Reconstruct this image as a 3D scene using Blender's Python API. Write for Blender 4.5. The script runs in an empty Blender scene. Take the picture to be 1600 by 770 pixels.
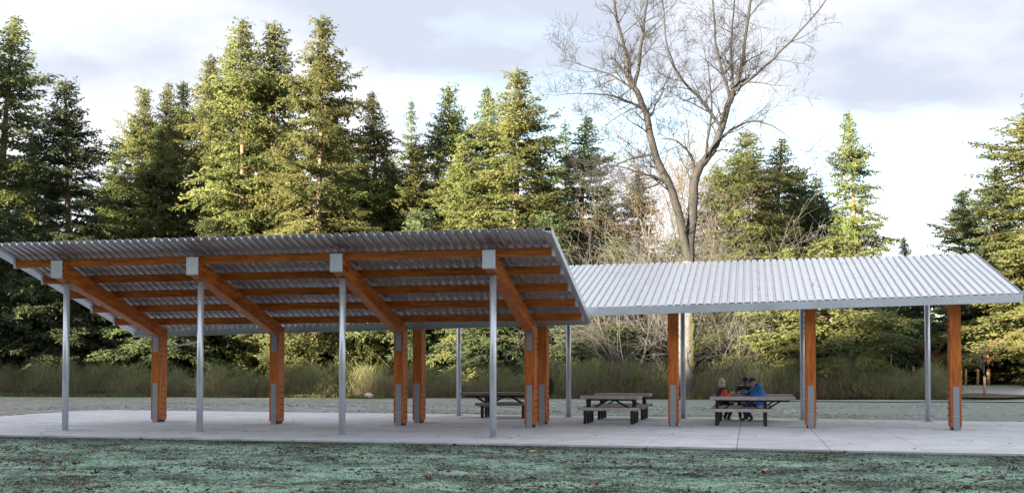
import bpy, math, random
import numpy as np
from mathutils import Vector, Matrix, noise as mnoise

scene = bpy.context.scene
R = math.radians

# ------------------------------------------------------------------ camera
CAM = (5.7686, -24.7866, 1.4091)
cam = bpy.data.cameras.new('camera')
cam_ob = bpy.data.objects.new('camera', cam)
scene.collection.objects.link(cam_ob)
cam_ob.location = CAM
cam_ob.rotation_euler = (math.pi/2 + 0.0328, 0, 0.2116)
cam.sensor_width = 36.0
cam.lens = 36.0*1732.37/1600.0
cam.shift_y = 145.5/1600.0
cam.clip_end = 3000
scene.camera = cam_ob

# ------------------------------------------------------------------ light
SUN_EL, SUN_AZ = R(9.8), R(33)      # azimuth: how far left of straight behind the picture the sun stands
trav = Vector((math.sin(SUN_AZ)*math.cos(SUN_EL), math.cos(SUN_AZ)*math.cos(SUN_EL), -math.sin(SUN_EL)))
sun = bpy.data.lights.new('sun', 'SUN')
sun.energy = 5.0
sun.angle = R(0.6)
sun.color = (1.0, 0.87, 0.63)
sun_ob = bpy.data.objects.new('sun', sun)
sun_ob.rotation_euler = trav.to_track_quat('-Z', 'Y').to_euler()
sun_ob.location = (-60, -80, 60)
scene.collection.objects.link(sun_ob)

world = bpy.data.worlds.new('World')
scene.world = world
world.use_nodes = True
wn, wl = world.node_tree.nodes, world.node_tree.links
wn.clear()
def wnode(t, **k):
    n = wn.new(t)
    for a, b in k.items(): setattr(n, a, b)
    return n
sky = wnode('ShaderNodeTexSky', sky_type='NISHITA', sun_disc=False, sun_elevation=SUN_EL,
            sun_rotation=math.atan2(-trav.x, -trav.y), air_density=1.0, dust_density=1.0, ozone_density=1.0)
tc = wnode('ShaderNodeTexCoord')
sep = wnode('ShaderNodeSeparateXYZ'); wl.new(tc.outputs['Generated'], sep.inputs[0])
def wmath(op, a, b=None):
    n = wnode('ShaderNodeMath', operation=op)
    for i, v in enumerate((a, b)):
        if v is None: continue
        if isinstance(v, (int, float)): n.inputs[i].default_value = v
        else: wl.new(v, n.inputs[i])
    return n.outputs[0]
zz = wmath('ADD', wmath('MAXIMUM', sep.outputs[2], 0.0), 0.16)
comb = wnode('ShaderNodeCombineXYZ')
wl.new(wmath('DIVIDE', sep.outputs[0], zz), comb.inputs[0])
wl.new(wmath('DIVIDE', sep.outputs[1], zz), comb.inputs[1])
cl = wnode('ShaderNodeTexNoise'); cl.inputs['Scale'].default_value = 0.6; cl.inputs['Detail'].default_value = 6; cl.inputs['Roughness'].default_value = 0.52
cl.inputs['Distortion'].default_value = 0.3
cmap = wnode('ShaderNodeMapping'); cmap.inputs['Location'].default_value = (3.7, 1.3, 0)
wl.new(comb.outputs[0], cmap.inputs[0]); wl.new(cmap.outputs[0], cl.inputs['Vector'])
cov = wnode('ShaderNodeValToRGB'); cov.color_ramp.elements[0].position = 0.36; cov.color_ramp.elements[1].position = 0.50
wl.new(cl.outputs['Fac'], cov.inputs[0])
cl2 = wnode('ShaderNodeTexNoise'); cl2.inputs['Scale'].default_value = 0.55; cl2.inputs['Detail'].default_value = 7; cl2.inputs['Roughness'].default_value = 0.55
cmap2 = wnode('ShaderNodeMapping'); cmap2.inputs['Location'].default_value = (11.2, 7.9, 2)
wl.new(comb.outputs[0], cmap2.inputs[0]); wl.new(cmap2.outputs[0], cl2.inputs['Vector'])
shade = wnode('ShaderNodeValToRGB')
shade.color_ramp.elements[0].position = 0.36; shade.color_ramp.elements[0].color = (1.85, 2.02, 2.38, 1)
shade.color_ramp.elements[1].position = 0.66; shade.color_ramp.elements[1].color = (5.2, 5.15, 5.1, 1)
wl.new(cl2.outputs['Fac'], shade.inputs[0])
skyb = wnode('ShaderNodeMixRGB', blend_type='ADD'); skyb.inputs[0].default_value = 1.0
skyb.inputs[2].default_value = (1.0, 1.4, 1.9, 1)       # thin high veil over the blue
wl.new(sky.outputs[0], skyb.inputs[1])
mixc = wnode('ShaderNodeMixRGB'); wl.new(cov.outputs[0], mixc.inputs[0]); wl.new(skyb.outputs[0], mixc.inputs[1]); wl.new(shade.outputs[0], mixc.inputs[2])
bg = wnode('ShaderNodeBackground'); bg.inputs['Strength'].default_value = 0.060
wl.new(mixc.outputs[0], bg.inputs['Color'])
wo = wnode('ShaderNodeOutputWorld'); wl.new(bg.outputs[0], wo.inputs['Surface'])

scene.view_settings.view_transform = 'Standard'
scene.view_settings.look = 'None'
scene.view_settings.exposure = 2.70
scene.view_settings.gamma = 1.0
scene.view_settings.use_curve_mapping = False
scene.render.engine = 'CYCLES'
scene.cycles.max_bounces = 4
scene.cycles.diffuse_bounces = 3
scene.cycles.transmission_bounces = 2
scene.cycles.use_denoising = True
scene.cycles.sample_clamp_indirect = 4.0
scene.cycles.blur_glossy = 1.0

# ------------------------------------------------------------------ helpers
COL = scene.collection
MATS = {}
def new_mat(name):
    m = bpy.data.materials.new(name); m.use_nodes = True
    nt = m.node_tree; b = nt.nodes['Principled BSDF']
    MATS[name] = m
    return m, nt, b
def N(nt, t, **k):
    n = nt.nodes.new(t)
    for a, b in k.items(): setattr(n, a, b)
    return n
def ramp(nt, fac, stops):
    n = N(nt, 'ShaderNodeValToRGB'); e = n.color_ramp.elements
    while len(e) < len(stops): e.new(0.5)
    for i, (p, c) in enumerate(stops):
        e[i].position = p; e[i].color = (*c, 1)
    nt.links.new(fac, n.inputs[0])
    return n.outputs[0]
def noise_tex(nt, scale, detail=4, rough=0.55, coord='Object', stretch=None, w=None):
    t = N(nt, 'ShaderNodeTexCoord') if coord != 'Pos' else N(nt, 'ShaderNodeNewGeometry')
    src = t.outputs['Position'] if coord == 'Pos' else t.outputs[coord]
    if stretch:
        mp = N(nt, 'ShaderNodeMapping'); mp.inputs['Scale'].default_value = stretch
        nt.links.new(src, mp.inputs[0]); src = mp.outputs[0]
    n = N(nt, 'ShaderNodeTexNoise'); n.inputs['Scale'].default_value = scale
    n.inputs['Detail'].default_value = detail; n.inputs['Roughness'].default_value = rough
    nt.links.new(src, n.inputs['Vector'])
    return n.outputs['Fac']
def mixrgb(nt, fac, a, b, mode='MIX'):
    n = N(nt, 'ShaderNodeMixRGB', blend_type=mode)
    for i, v in enumerate((fac, a, b)):
        if isinstance(v, (int, float)): n.inputs[i].default_value = v
        elif isinstance(v, tuple): n.inputs[i].default_value = (*v, 1)
        else: nt.links.new(v, n.inputs[i])
    return n.outputs[0]
def math_n(nt, op, a, b=0.0):
    n = N(nt, 'ShaderNodeMath', operation=op)
    for i, v in enumerate((a, b)):
        if isinstance(v, (int, float)): n.inputs[i].default_value = v
        else: nt.links.new(v, n.inputs[i])
    return n.outputs[0]
def bump(nt, b, h, strength, dist=0.02):
    n = N(nt, 'ShaderNodeBump'); n.inputs['Strength'].default_value = strength; n.inputs['Distance'].default_value = dist
    nt.links.new(h, n.inputs['Height']); nt.links.new(n.outputs[0], b.inputs['Normal'])

def link_mesh(name, V, F, mat, parent=None, smooth=False, loc=None):
    me = bpy.data.meshes.new(name)
    me.from_pydata([tuple(v) for v in V], [], [tuple(f) for f in F]); me.update()
    return link_me(name, me, mat, parent, smooth, loc)
def link_me(name, me, mat, parent=None, smooth=False, loc=None):
    if mat is not None and not me.materials: me.materials.append(MATS[mat] if isinstance(mat, str) else mat)
    if smooth: me.polygons.foreach_set('use_smooth', [True]*len(me.polygons))
    o = bpy.data.objects.new(name, me); COL.objects.link(o)
    if parent is not None: o.parent = parent
    if loc is not None: o.location = loc
    return o
def np_mesh(name, V, F, attr=None):
    """V (n,3), F (m,k) arrays, k=3 or 4"""
    me = bpy.data.meshes.new(name)
    V = np.asarray(V, np.float32); F = np.asarray(F, np.int32); k = F.shape[1]
    me.vertices.add(len(V)); me.vertices.foreach_set('co', V.ravel())
    me.loops.add(F.size); me.loops.foreach_set('vertex_index', F.ravel())
    me.polygons.add(len(F)); me.polygons.foreach_set('loop_start', np.arange(0, F.size, k, dtype=np.int32))
    if attr is not None:
        a = me.attributes.new('tone', 'FLOAT', 'POINT'); a.data.foreach_set('value', np.asarray(attr, np.float32))
    me.update(calc_edges=True)
    return me
def tag(o, label, cat, group=None):
    o['label'] = label; o['category'] = cat
    if group: o['group'] = group
    return o
def empty(name, loc=(0, 0, 0), rz=0.0):
    o = bpy.data.objects.new(name, None); COL.objects.link(o)
    o.location = loc; o.rotation_euler = (0, 0, rz); o.empty_display_size = 0.2
    return o
class MB:
    """collects simple solids for one mesh"""
    def __init__(s): s.V = []; s.F = []
    def poly(s, V, F):
        n = len(s.V); s.V += [tuple(v) for v in V]; s.F += [tuple(i+n for i in f) for f in F]; return s
    def box(s, x0, x1, y0, y1, z0, z1):
        V = [(x, y, z) for z in (z0, z1) for y in (y0, y1) for x in (x0, x1)]
        return s.poly(V, [(0,2,3,1),(4,5,7,6),(0,1,5,4),(2,6,7,3),(0,4,6,2),(1,3,7,5)])
    def prism(s, P, x0, x1):
        """polygon P in (y,z), extruded along x"""
        n = len(P)
        V = [(x0, y, z) for y, z in P]+[(x1, y, z) for y, z in P]
        F = [tuple(range(n)), tuple(range(2*n-1, n-1, -1))]+[(i, i+n, (i+1) % n+n, (i+1) % n) for i in range(n)]
        return s.poly(V, F)
    def tube(s, pts, rad, n=8, cap=True):
        pts = [Vector(p) for p in pts]
        if not isinstance(rad, (list, tuple)): rad = [rad]*len(pts)
        base = len(s.V); u = None
        for i, p in enumerate(pts):
            t = (pts[min(i+1, len(pts)-1)]-pts[max(i-1, 0)]).normalized()
            if u is None:
                u = t.orthogonal().normalized()
            else:
                u = (u-t*u.dot(t)); u = u.normalized() if u.length > 1e-6 else t.orthogonal().normalized()
            w = t.cross(u)
            for k in range(n):
                a = 2*math.pi*k/n
                s.V.append(tuple(p+(u*math.cos(a)+w*math.sin(a))*rad[i]))
        for i in range(len(pts)-1):
            for k in range(n):
                a, b = base+i*n+k, base+i*n+(k+1) % n
                s.F.append((a, b, b+n, a+n))
        if cap:
            s.F.append(tuple(base+k for k in range(n-1, -1, -1)))
            e = base+(len(pts)-1)*n; s.F.append(tuple(e+k for k in range(n)))
        return s
    def ball(s, c, r, nu=10, nv=7, jit=0.0, rng=None):
        rx, ry, rz = r if isinstance(r, (tuple, list)) else (r, r, r)
        V = []
        for j in range(nv+1):
            th = math.pi*j/nv
            for i in range(nu):
                ph = 2*math.pi*i/nu
                k = 1+(rng.uniform(-jit, jit) if rng else 0)
                V.append((c[0]+rx*k*math.sin(th)*math.cos(ph), c[1]+ry*k*math.sin(th)*math.sin(ph), c[2]+rz*k*math.cos(th)))
        F = []
        for j in range(nv):
            for i in range(nu):
                a, b = j*nu+i, j*nu+(i+1) % nu
                F.append((a, a+nu, b+nu, b))
        return s.poly(V, F)
    def obj(s, name, mat, parent=None, smooth=False, loc=None, bevel=0.0):
        o = link_mesh(name, s.V, s.F, mat, parent, smooth, loc)
        if bevel:
            m = o.modifiers.new('bevel', 'BEVEL'); m.width = bevel; m.segments = 1; m.limit_method = 'ANGLE'
        return o

# ------------------------------------------------------------------ materials
def mat_concrete():
    m, nt, b = new_mat('concrete')
    n1 = noise_tex(nt, 0.55, 5, 0.6, 'Pos', (0.6, 1.4, 1)); n2 = noise_tex(nt, 9, 4, 0.6, 'Pos'); n3 = noise_tex(nt, 60, 2, 0.5, 'Pos')
    c = ramp(nt, n1, [(0.3, (0.38, 0.372, 0.385)), (0.6, (0.53, 0.522, 0.54))])
    c = mixrgb(nt, math_n(nt, 'MULTIPLY', n2, 0.35), c, (0.40, 0.38, 0.38))
    n4 = noise_tex(nt, 1.7, 6, 0.7, 'Pos'); c = mixrgb(nt, ramp(nt, n4, [(0.50, (0, 0, 0)), (0.68, (0.8,)*3)]), c, (0.27, 0.26, 0.255))
    oi = N(nt, 'ShaderNodeObjectInfo')
    c = mixrgb(nt, math_n(nt, 'MULTIPLY', oi.outputs['Random'], 0.28), c, (0.36, 0.35, 0.35))
    nt.links.new(c, b.inputs['Base Color']); b.inputs['Roughness'].default_value = 0.8
    bump(nt, b, n3, 0.25, 0.004)
def mat_wood(nm='stained_wood', st=(5, 5, 0.45)):
    m, nt, b = new_mat(nm)
    tco = N(nt, 'ShaderNodeTexCoord')
    g = noise_tex(nt, 4, 5, 0.65, 'Object', st); g2 = noise_tex(nt, 2.0, 3, 0.5, 'Object')
    g3 = noise_tex(nt, 14, 3, 0.6, 'Object')
    c = ramp(nt, g, [(0.32, (0.20, 0.045, 0.008)), (0.50, (0.45, 0.118, 0.015)), (0.66, (0.62, 0.195, 0.027))])
    c = mixrgb(nt, math_n(nt, 'MULTIPLY', g2, 0.35), c, (0.33, 0.078, 0.011))
    k = ramp(nt, g3, [(0.70, (0, 0, 0)), (0.76, (1, 1, 1))])
    c = mixrgb(nt, math_n(nt, 'MULTIPLY', k, 0.6), c, (0.12, 0.035, 0.012))
    nt.links.new(c, b.inputs['Base Color']); b.inputs['Roughness'].default_value = 0.5
    b.inputs['Specular IOR Level'].default_value = 0.35
    bump(nt, b, g, 0.12, 0.003)
def mat_galv(name, base, rough, metal, spangle=22):
    m, nt, b = new_mat(name)
    n1 = noise_tex(nt, spangle, 2, 0.5, 'Object'); n2 = noise_tex(nt, 1.3, 4, 0.6, 'Pos')
    oi = N(nt, 'ShaderNodeObjectInfo')
    c = ramp(nt, n1, [(0.35, tuple(v*0.86 for v in base)), (0.65, base)])
    c = mixrgb(nt, math_n(nt, 'MULTIPLY', n2, 0.35), c, tuple(v*0.72 for v in base))
    c = mixrgb(nt, math_n(nt, 'MULTIPLY', oi.outputs['Random'], 0.18), c, tuple(v*0.7 for v in base))
    nt.links.new(c, b.inputs['Base Color'])
    nt.links.new(ramp(nt, n2, [(0.3, (rough-0.06,)*3), (0.7, (rough+0.08,)*3)]), b.inputs['Roughness'])
    b.inputs['Metallic'].default_value = metal
def mat_plain(name, col, rough=0.6, metal=0.0, var=0.25, scale=5, coord='Object', bumpy=0.0):
    m, nt, b = new_mat(name)
    n1 = noise_tex(nt, scale, 4, 0.6, coord)
    c = ramp(nt, n1, [(0.3, tuple(v*(1-var) for v in col)), (0.7, tuple(min(1, v*(1+var)) for v in col))])
    nt.links.new(c, b.inputs['Base Color']); b.inputs['Roughness'].default_value = rough; b.inputs['Metallic'].default_value = metal
    if bumpy: bump(nt, b, n1, bumpy, 0.02)
def mat_leaf(name, c0, c1, transl=0.25, rough=0.6, spread=0.5):
    m, nt, b = new_mat(name)
    at = N(nt, 'ShaderNodeAttribute', attribute_name='tone')
    oi = N(nt, 'ShaderNodeObjectInfo')
    n1 = noise_tex(nt, 0.35, 3, 0.6, 'Object')
    f = math_n(nt, 'ADD', math_n(nt, 'MULTIPLY', at.outputs['Fac'], 0.45), math_n(nt, 'MULTIPLY', n1, 0.55))
    c = ramp(nt, f, [(0.25, c0), (0.75, c1)])
    hs = N(nt, 'ShaderNodeHueSaturation'); nt.links.new(c, hs.inputs['Color'])
    nt.links.new(math_n(nt, 'ADD', math_n(nt, 'MULTIPLY', oi.outputs['Random'], 0.05), 0.475), hs.inputs['Hue'])
    nt.links.new(math_n(nt, 'ADD', math_n(nt, 'MULTIPLY', oi.outputs['Random'], spread), 1-spread/2), hs.inputs['Value'])
    nt.links.new(hs.outputs[0], b.inputs['Base Color']); b.inputs['Roughness'].default_value = rough
    b.inputs['Specular IOR Level'].default_value = 0.1
    tr = N(nt, 'ShaderNodeBsdfTranslucent'); nt.links.new(hs.outputs[0], tr.inputs['Color'])
    mx = N(nt, 'ShaderNodeMixShader'); mx.inputs[0].default_value = transl
    out = [n for n in nt.nodes if n.type == 'OUTPUT_MATERIAL'][0]
    nt.links.new(b.outputs[0], mx.inputs[1]); nt.links.new(tr.outputs[0], mx.inputs[2]); nt.links.new(mx.outputs[0], out.inputs['Surface'])
def mat_bark(name, c0, c1, scale=3, stretch=(3, 3, 0.6)):
    m, nt, b = new_mat(name)
    n1 = noise_tex(nt, scale, 5, 0.65, 'Object', stretch)
    c = ramp(nt, n1, [(0.3, c0), (0.7, c1)])
    nt.links.new(c, b.inputs['Base Color']); b.inputs['Roughness'].default_value = 0.85
    bump(nt, b, n1, 0.5, 0.03)
def mat_ground():
    m, nt, b = new_mat('ground')
    geo = N(nt, 'ShaderNodeNewGeometry'); sp = N(nt, 'ShaderNodeSeparateXYZ'); nt.links.new(geo.outputs['Position'], sp.inputs[0])
    # foreground: wood fibre hydroseed over dark soil
    a = noise_tex(nt, 0.8, 6, 0.66, 'Pos', (0.75, 1.0, 1)); a2 = noise_tex(nt, 14, 5, 0.7, 'Pos'); a3 = noise_tex(nt, 55, 3, 0.6, 'Pos')
    f = math_n(nt, 'ADD', math_n(nt, 'MULTIPLY', a, 0.5), math_n(nt, 'MULTIPLY', a2, 0.5))
    fore = ramp(nt, f, [(0.38, (0.020, 0.017, 0.013)), (0.445, (0.050, 0.050, 0.038)), (0.49, (0.135, 0.19, 0.138)), (0.56, (0.30, 0.42, 0.315))])
    fore = mixrgb(nt, ramp(nt, noise_tex(nt, 2.3, 6, 0.7, 'Pos'), [(0.56, (0, 0, 0)), (0.68, (0.8,)*3)]), fore, (0.050, 0.042, 0.030))
    fore = mixrgb(nt, ramp(nt, a3, [(0.5, (0, 0, 0)), (0.72, (0.75,)*3)]), fore, (0.035, 0.04, 0.033))
    # behind the slab: stony soil with thin hydroseed
    g = noise_tex(nt, 0.35, 4, 0.6, 'Pos', (0.5, 1.3, 1)); g2 = noise_tex(nt, 5, 5, 0.75, 'Pos', (0.6, 0.6, 1)); g3 = noise_tex(nt, 17, 3, 0.7, 'Pos')
    stone = ramp(nt, g2, [(0.34, (0.11, 0.10, 0.085)), (0.5, (0.25, 0.24, 0.21)), (0.66, (0.42, 0.41, 0.37))])
    stone = mixrgb(nt, ramp(nt, g3, [(0.5, (0, 0, 0)), (0.65, (0.7,)*3)]), stone, (0.13, 0.12, 0.10))
    seed = ramp(nt, g2, [(0.35, (0.13, 0.145, 0.12)), (0.65, (0.26, 0.295, 0.25))])
    xr = N(nt, 'ShaderNodeMapRange'); xr.inputs['From Min'].default_value = -14; xr.inputs['From Max'].default_value = 8
    xr.inputs['To Min'].default_value = -0.22; xr.inputs['To Max'].default_value = 0.34
    nt.links.new(sp.outputs[0], xr.inputs[0])
    back = mixrgb(nt, ramp(nt, math_n(nt, 'ADD', g, xr.outputs[0]), [(0.42, (0, 0, 0)), (0.62, (1, 1, 1))]), stone, seed)
    # under the trees
    l = noise_tex(nt, 1.2, 5, 0.7, 'Pos')
    forest = ramp(nt, l, [(0.35, (0.035, 0.028, 0.018)), (0.55, (0.07, 0.075, 0.03)), (0.7, (0.12, 0.085, 0.045))])
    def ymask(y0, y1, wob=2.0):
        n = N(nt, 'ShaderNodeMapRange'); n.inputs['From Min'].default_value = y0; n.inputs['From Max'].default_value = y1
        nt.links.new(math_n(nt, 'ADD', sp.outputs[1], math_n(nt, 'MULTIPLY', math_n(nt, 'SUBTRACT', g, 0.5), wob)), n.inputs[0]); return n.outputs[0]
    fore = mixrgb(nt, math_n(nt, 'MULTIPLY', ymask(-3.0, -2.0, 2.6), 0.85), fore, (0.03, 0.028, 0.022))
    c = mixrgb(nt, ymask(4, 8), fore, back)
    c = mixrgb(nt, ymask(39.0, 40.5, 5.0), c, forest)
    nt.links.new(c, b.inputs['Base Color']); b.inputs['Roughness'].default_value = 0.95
    b.inputs['Specular IOR Level'].default_value = 0.15
    h = math_n(nt, 'ADD', math_n(nt, 'MULTIPLY', a2, 0.6), math_n(nt, 'MULTIPLY', a3, 0.4))
    bump(nt, b, h, 0.9, 0.05)
mat_concrete(); mat_wood(); mat_wood('stained_beam', (0.45, 5, 5)); mat_wood('stained_rafter', (5, 0.5, 2.5)); mat_ground()
mat_galv('galvanised_steel', (0.68, 0.72, 0.78), 0.36, 0.6)
mat_galv('deck_steel', (0.74, 0.75, 0.78), 0.32, 0.88, 9)
mat_galv('plate_steel', (0.34, 0.36, 0.40), 0.5, 0.5, 30)
mat_plain('black_steel', (0.012, 0.012, 0.013), 0.45, 0.0, 0.2, 8)
mat_plain('bolt_steel', (0.05, 0.03, 0.025), 0.5, 0.5)
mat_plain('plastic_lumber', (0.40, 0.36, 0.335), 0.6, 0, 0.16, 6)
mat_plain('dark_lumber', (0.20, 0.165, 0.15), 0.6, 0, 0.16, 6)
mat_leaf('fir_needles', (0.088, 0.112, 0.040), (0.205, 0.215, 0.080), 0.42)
mat_leaf('fir_needles_shaded', (0.048, 0.076, 0.042), (0.125, 0.160, 0.072), 0.42)  # darker copy of the needles, shade painted in for the shaded firs
mat_leaf('broom', (0.165, 0.120, 0.092), (0.195, 0.220, 0.088), 0.3)
mat_leaf('dry_leaves', (0.13, 0.085, 0.04), (0.24, 0.18, 0.085), 0.3)
mat_leaf('meadow_grass', (0.07, 0.11, 0.025), (0.16, 0.15, 0.05), 0.3)
mat_leaf('mulch_fibre', (0.07, 0.09, 0.075), (0.30, 0.40, 0.34), 0.0, 0.9)
mat_leaf('soil_crumbs', (0.015, 0.013, 0.011), (0.06, 0.05, 0.042), 0.0, 0.95)
mat_leaf('stones', (0.12, 0.115, 0.105), (0.48, 0.47, 0.44), 0.0, 0.9)
mat_bark('fir_bark', (0.085, 0.055, 0.038), (0.22, 0.155, 0.11))
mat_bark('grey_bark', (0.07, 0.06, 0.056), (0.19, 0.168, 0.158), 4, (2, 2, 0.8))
mat_bark('twig_bark', (0.016, 0.0145, 0.014), (0.045, 0.040, 0.038), 2)  # on the bare tree, backlit darkness is painted into this bark
mat_bark('pale_twig', (0.075, 0.068, 0.066), (0.165, 0.15, 0.146), 2)
mat_bark('red_twig', (0.26, 0.07, 0.05), (0.38, 0.12, 0.085), 2)
mat_plain('moss', (0.034, 0.040, 0.010), 0.9, 0, 0.4, 9, bumpy=0.8)
mat_plain('trunk_wrap', (0.46, 0.25, 0.14), 0.7, 0, 0.15, 4)
mat_plain('boulder', (0.46, 0.39, 0.33), 0.85, 0, 0.2, 3, bumpy=0.5)
mat_plain('sandy_boulder', (0.40, 0.31, 0.19), 0.9, 0, 0.25, 3, bumpy=0.5)
mat_plain('path_gravel', (0.27, 0.26, 0.25), 0.95, 0, 0.28, 8, 'Object', 0.4)
mat_plain('bark_mulch', (0.075, 0.045, 0.03), 0.95, 0, 0.45, 6, 'Object', 0.8)
mat_plain('fallen_leaf', (0.135, 0.046, 0.018), 0.6, 0, 0.5, 14)
mat_plain('fallen_leaf_pale', (0.42, 0.27, 0.13), 0.6, 0, 0.4, 14)
mat_plain('dead_wood', (0.26, 0.21, 0.17), 0.85, 0, 0.3, 8)
mat_plain('skin', (0.50, 0.29, 0.21), 0.5, 0, 0.08, 8)
mat_plain('brown_skin', (0.22, 0.105, 0.065), 0.5, 0, 0.08, 8)
mat_plain('blue_cloth', (0.025, 0.16, 0.48), 0.7, 0, 0.22, 7, bumpy=0.4)
mat_plain('navy_cloth', (0.018, 0.03, 0.075), 0.8, 0, 0.25, 7, bumpy=0.3)
mat_plain('black_cloth', (0.012, 0.012, 0.014), 0.8, 0, 0.3, 7, bumpy=0.3)
mat_plain('green_cloth', (0.022, 0.030, 0.020), 0.8, 0, 0.3, 7, bumpy=0.3)
mat_plain('orange_cloth', (0.72, 0.10, 0.045), 0.7, 0, 0.15, 7, bumpy=0.3)
mat_plain('blond_hair', (0.62, 0.54, 0.42), 0.5, 0, 0.2, 20, bumpy=0.4)
mat_plain('brown_shoe', (0.035, 0.025, 0.02), 0.6, 0, 0.2)
mat_plain('pale_shoe', (0.30, 0.42, 0.44), 0.6, 0, 0.3)
mat_plain('dark_detail', (0.02, 0.013, 0.012), 0.5)
mat_plain('lips', (0.35, 0.12, 0.10), 0.5)

# ------------------------------------------------------------------ ground
BAY = 3.658
def floor_z(x, y): return 0.0092*y-0.0044*x
def smooth(t): t = min(max(t, 0.0), 1.0); return t*t*(3-2*t)
def front_edge(x): return -1.62-0.045*smooth((x-2)/9)*9
def ground_z(x, y):
    xs = min(max(x, -20), 22)
    if y < -1.0:
        z = floor_z(xs, -1.7)-0.045-0.06*smooth((-1.9-y)/1.2)-0.035*smooth((-1.7-y)/6)
        z += 0.035*mnoise.noise((x*0.5, y*0.9, 1.7))*smooth((-1.8-y)/2)+0.045*mnoise.noise((x*1.9, y*2.4, 4.1))*smooth((-1.8-y)/2)+0.02*mnoise.noise((x*4.5, y*5.0, 9.1))*smooth((-1.8-y)/1)
        return z
    if y < 10.0 and -18.5 < x < 23: return floor_z(xs, y)-0.16
    z = floor_z(xs, 11)-0.035
    if y < 10: z -= 0.03
    z += 0.04*mnoise.noise((x*0.22, y*0.22, 8.0))*smooth((y-13)/6)
    far = 0.06+0.75*smooth((y-44)/16)
    k = smooth((y-18)/16)
    return z*(1-k)+(far+0.05*mnoise.noise((x*0.2, y*0.2, 8.0)))*k
xs = [-900, -500, -300, -180, -120, -90, -70, -55, -45, -36, -30, -25, -21]+list(np.arange(-18.6, 19.01, 0.13))+[20, 21, 23, 26, 30, 36, 45, 55, 70, 90, 120, 180, 300, 500, 900]
ys = [-500, -300, -180, -120, -90, -60, -45, -36, -31, -28]+list(np.arange(-26, -12, 0.7))+list(np.arange(-12, -1.25, 0.1))+[-1.2, -0.9, 0, 2, 5, 8, 9.5, 10.6, 11.2]+list(np.arange(12, 47, 0.8))+list(np.arange(48, 80, 2))+[90, 110, 150, 220, 400, 900]
gv = [(x, y, ground_z(x, y)) for y in ys for x in xs]
nx = len(xs)
gf = [(j*nx+i, j*nx+i+1, (j+1)*nx+i+1, (j+1)*nx+i) for j in range(len(ys)-1) for i in range(nx-1)]
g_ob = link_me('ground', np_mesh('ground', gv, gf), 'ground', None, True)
g_ob['kind'] = 'structure'; g_ob['label'] = 'dark soil with green hydroseed in front and stony soil behind the slab'

# concrete slab: panels between tooled joints
slab = empty('concrete_slab'); slab['kind'] = 'structure'; slab['label'] = 'pale concrete slab with tooled joints under both shelters'
HB = BAY/2
def slab_left(y): return -17.6 if y < 9.5 else -17.6+2.2*smooth((y-9.5)/2.2)
ycuts = [None, 1.9, 5.25, 8.6, 11.65]
xc = [-17.6]+[k*HB for k in range(-9, 12)]
gap = 0.012
for i in range(len(xc)-1):
    for j in range(4):
        x0, x1 = xc[i]+gap/2, xc[i+1]-gap/2
        ya = [front_edge(x0), front_edge(x1)] if j == 0 else [ycuts[j]+gap/2]*2
        yb = [ycuts[j+1]-gap/2]*2 if j < 3 else [11.65-0.055*max(0, x0-3), 11.65-0.055*max(0, x1-3)]
        P = [(x0, ya[0]), (x1, ya[1]), (x1, yb[1]), (x0, yb[0])]
        if i == 0 and j == 3: P = [(x0, ya[0]), (x1, ya[1]), (x1, yb[1]), (x0+0.9, yb[0]), (x0+0.25, yb[0]-0.35), (x0, yb[0]-1.0)]
        n = len(P)
        e = 0.006
        cx, cy = sum(p[0] for p in P)/n, sum(p[1] for p in P)/n
        ins = [(cx+(p[0]-cx)*(1-e/1.0), cy+(p[1]-cy)*(1-e/1.6)) for p in P]
        V = [(x, y, floor_z(x, y)-0.13) for x, y in P]+[(x, y, floor_z(x, y)-0.006) for x, y in P]+[(x, y, floor_z(x, y)) for x, y in ins]
        F = [tuple(range(2*n, 3*n))]+[(k, (k+1) % n, n+(k+1) % n, n+k) for k in range(n)]+[(n+k, n+(k+1) % n, 2*n+(k+1) % n, 2*n+k) for k in range(n)]
        link_mesh('concrete_panel', V, F, 'concrete', slab)

mat_plain('joint_filler', (0.12, 0.115, 0.11), 0.9)
def joint_ring(x, y, rad):
    V, F = [], []; n = 40
    for k in range(n):
        a = 2*math.pi*k/n
        for q, dz in ((rad-0.013, 0.0015), (rad+0.013, 0.0015)):
            px, py = x+q*math.cos(a), y+q*math.sin(a); V.append((px, py, floor_z(px, py)+dz))
    for k in range(n): F.append((2*k, 2*k+1, (2*k+3) % (2*n), (2*k+2) % (2*n)))
    link_mesh('joint_ring', V, F, 'joint_filler', slab)
for i in range(4): joint_ring(-BAY*i, 0, 0.42); joint_ring(-BAY*i, 4.48, 0.5)
for i in range(5): joint_ring(-3.6241+BAY*i, 10.6, 0.42); joint_ring(-3.6241+BAY*i, 6.12, 0.5)

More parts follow.
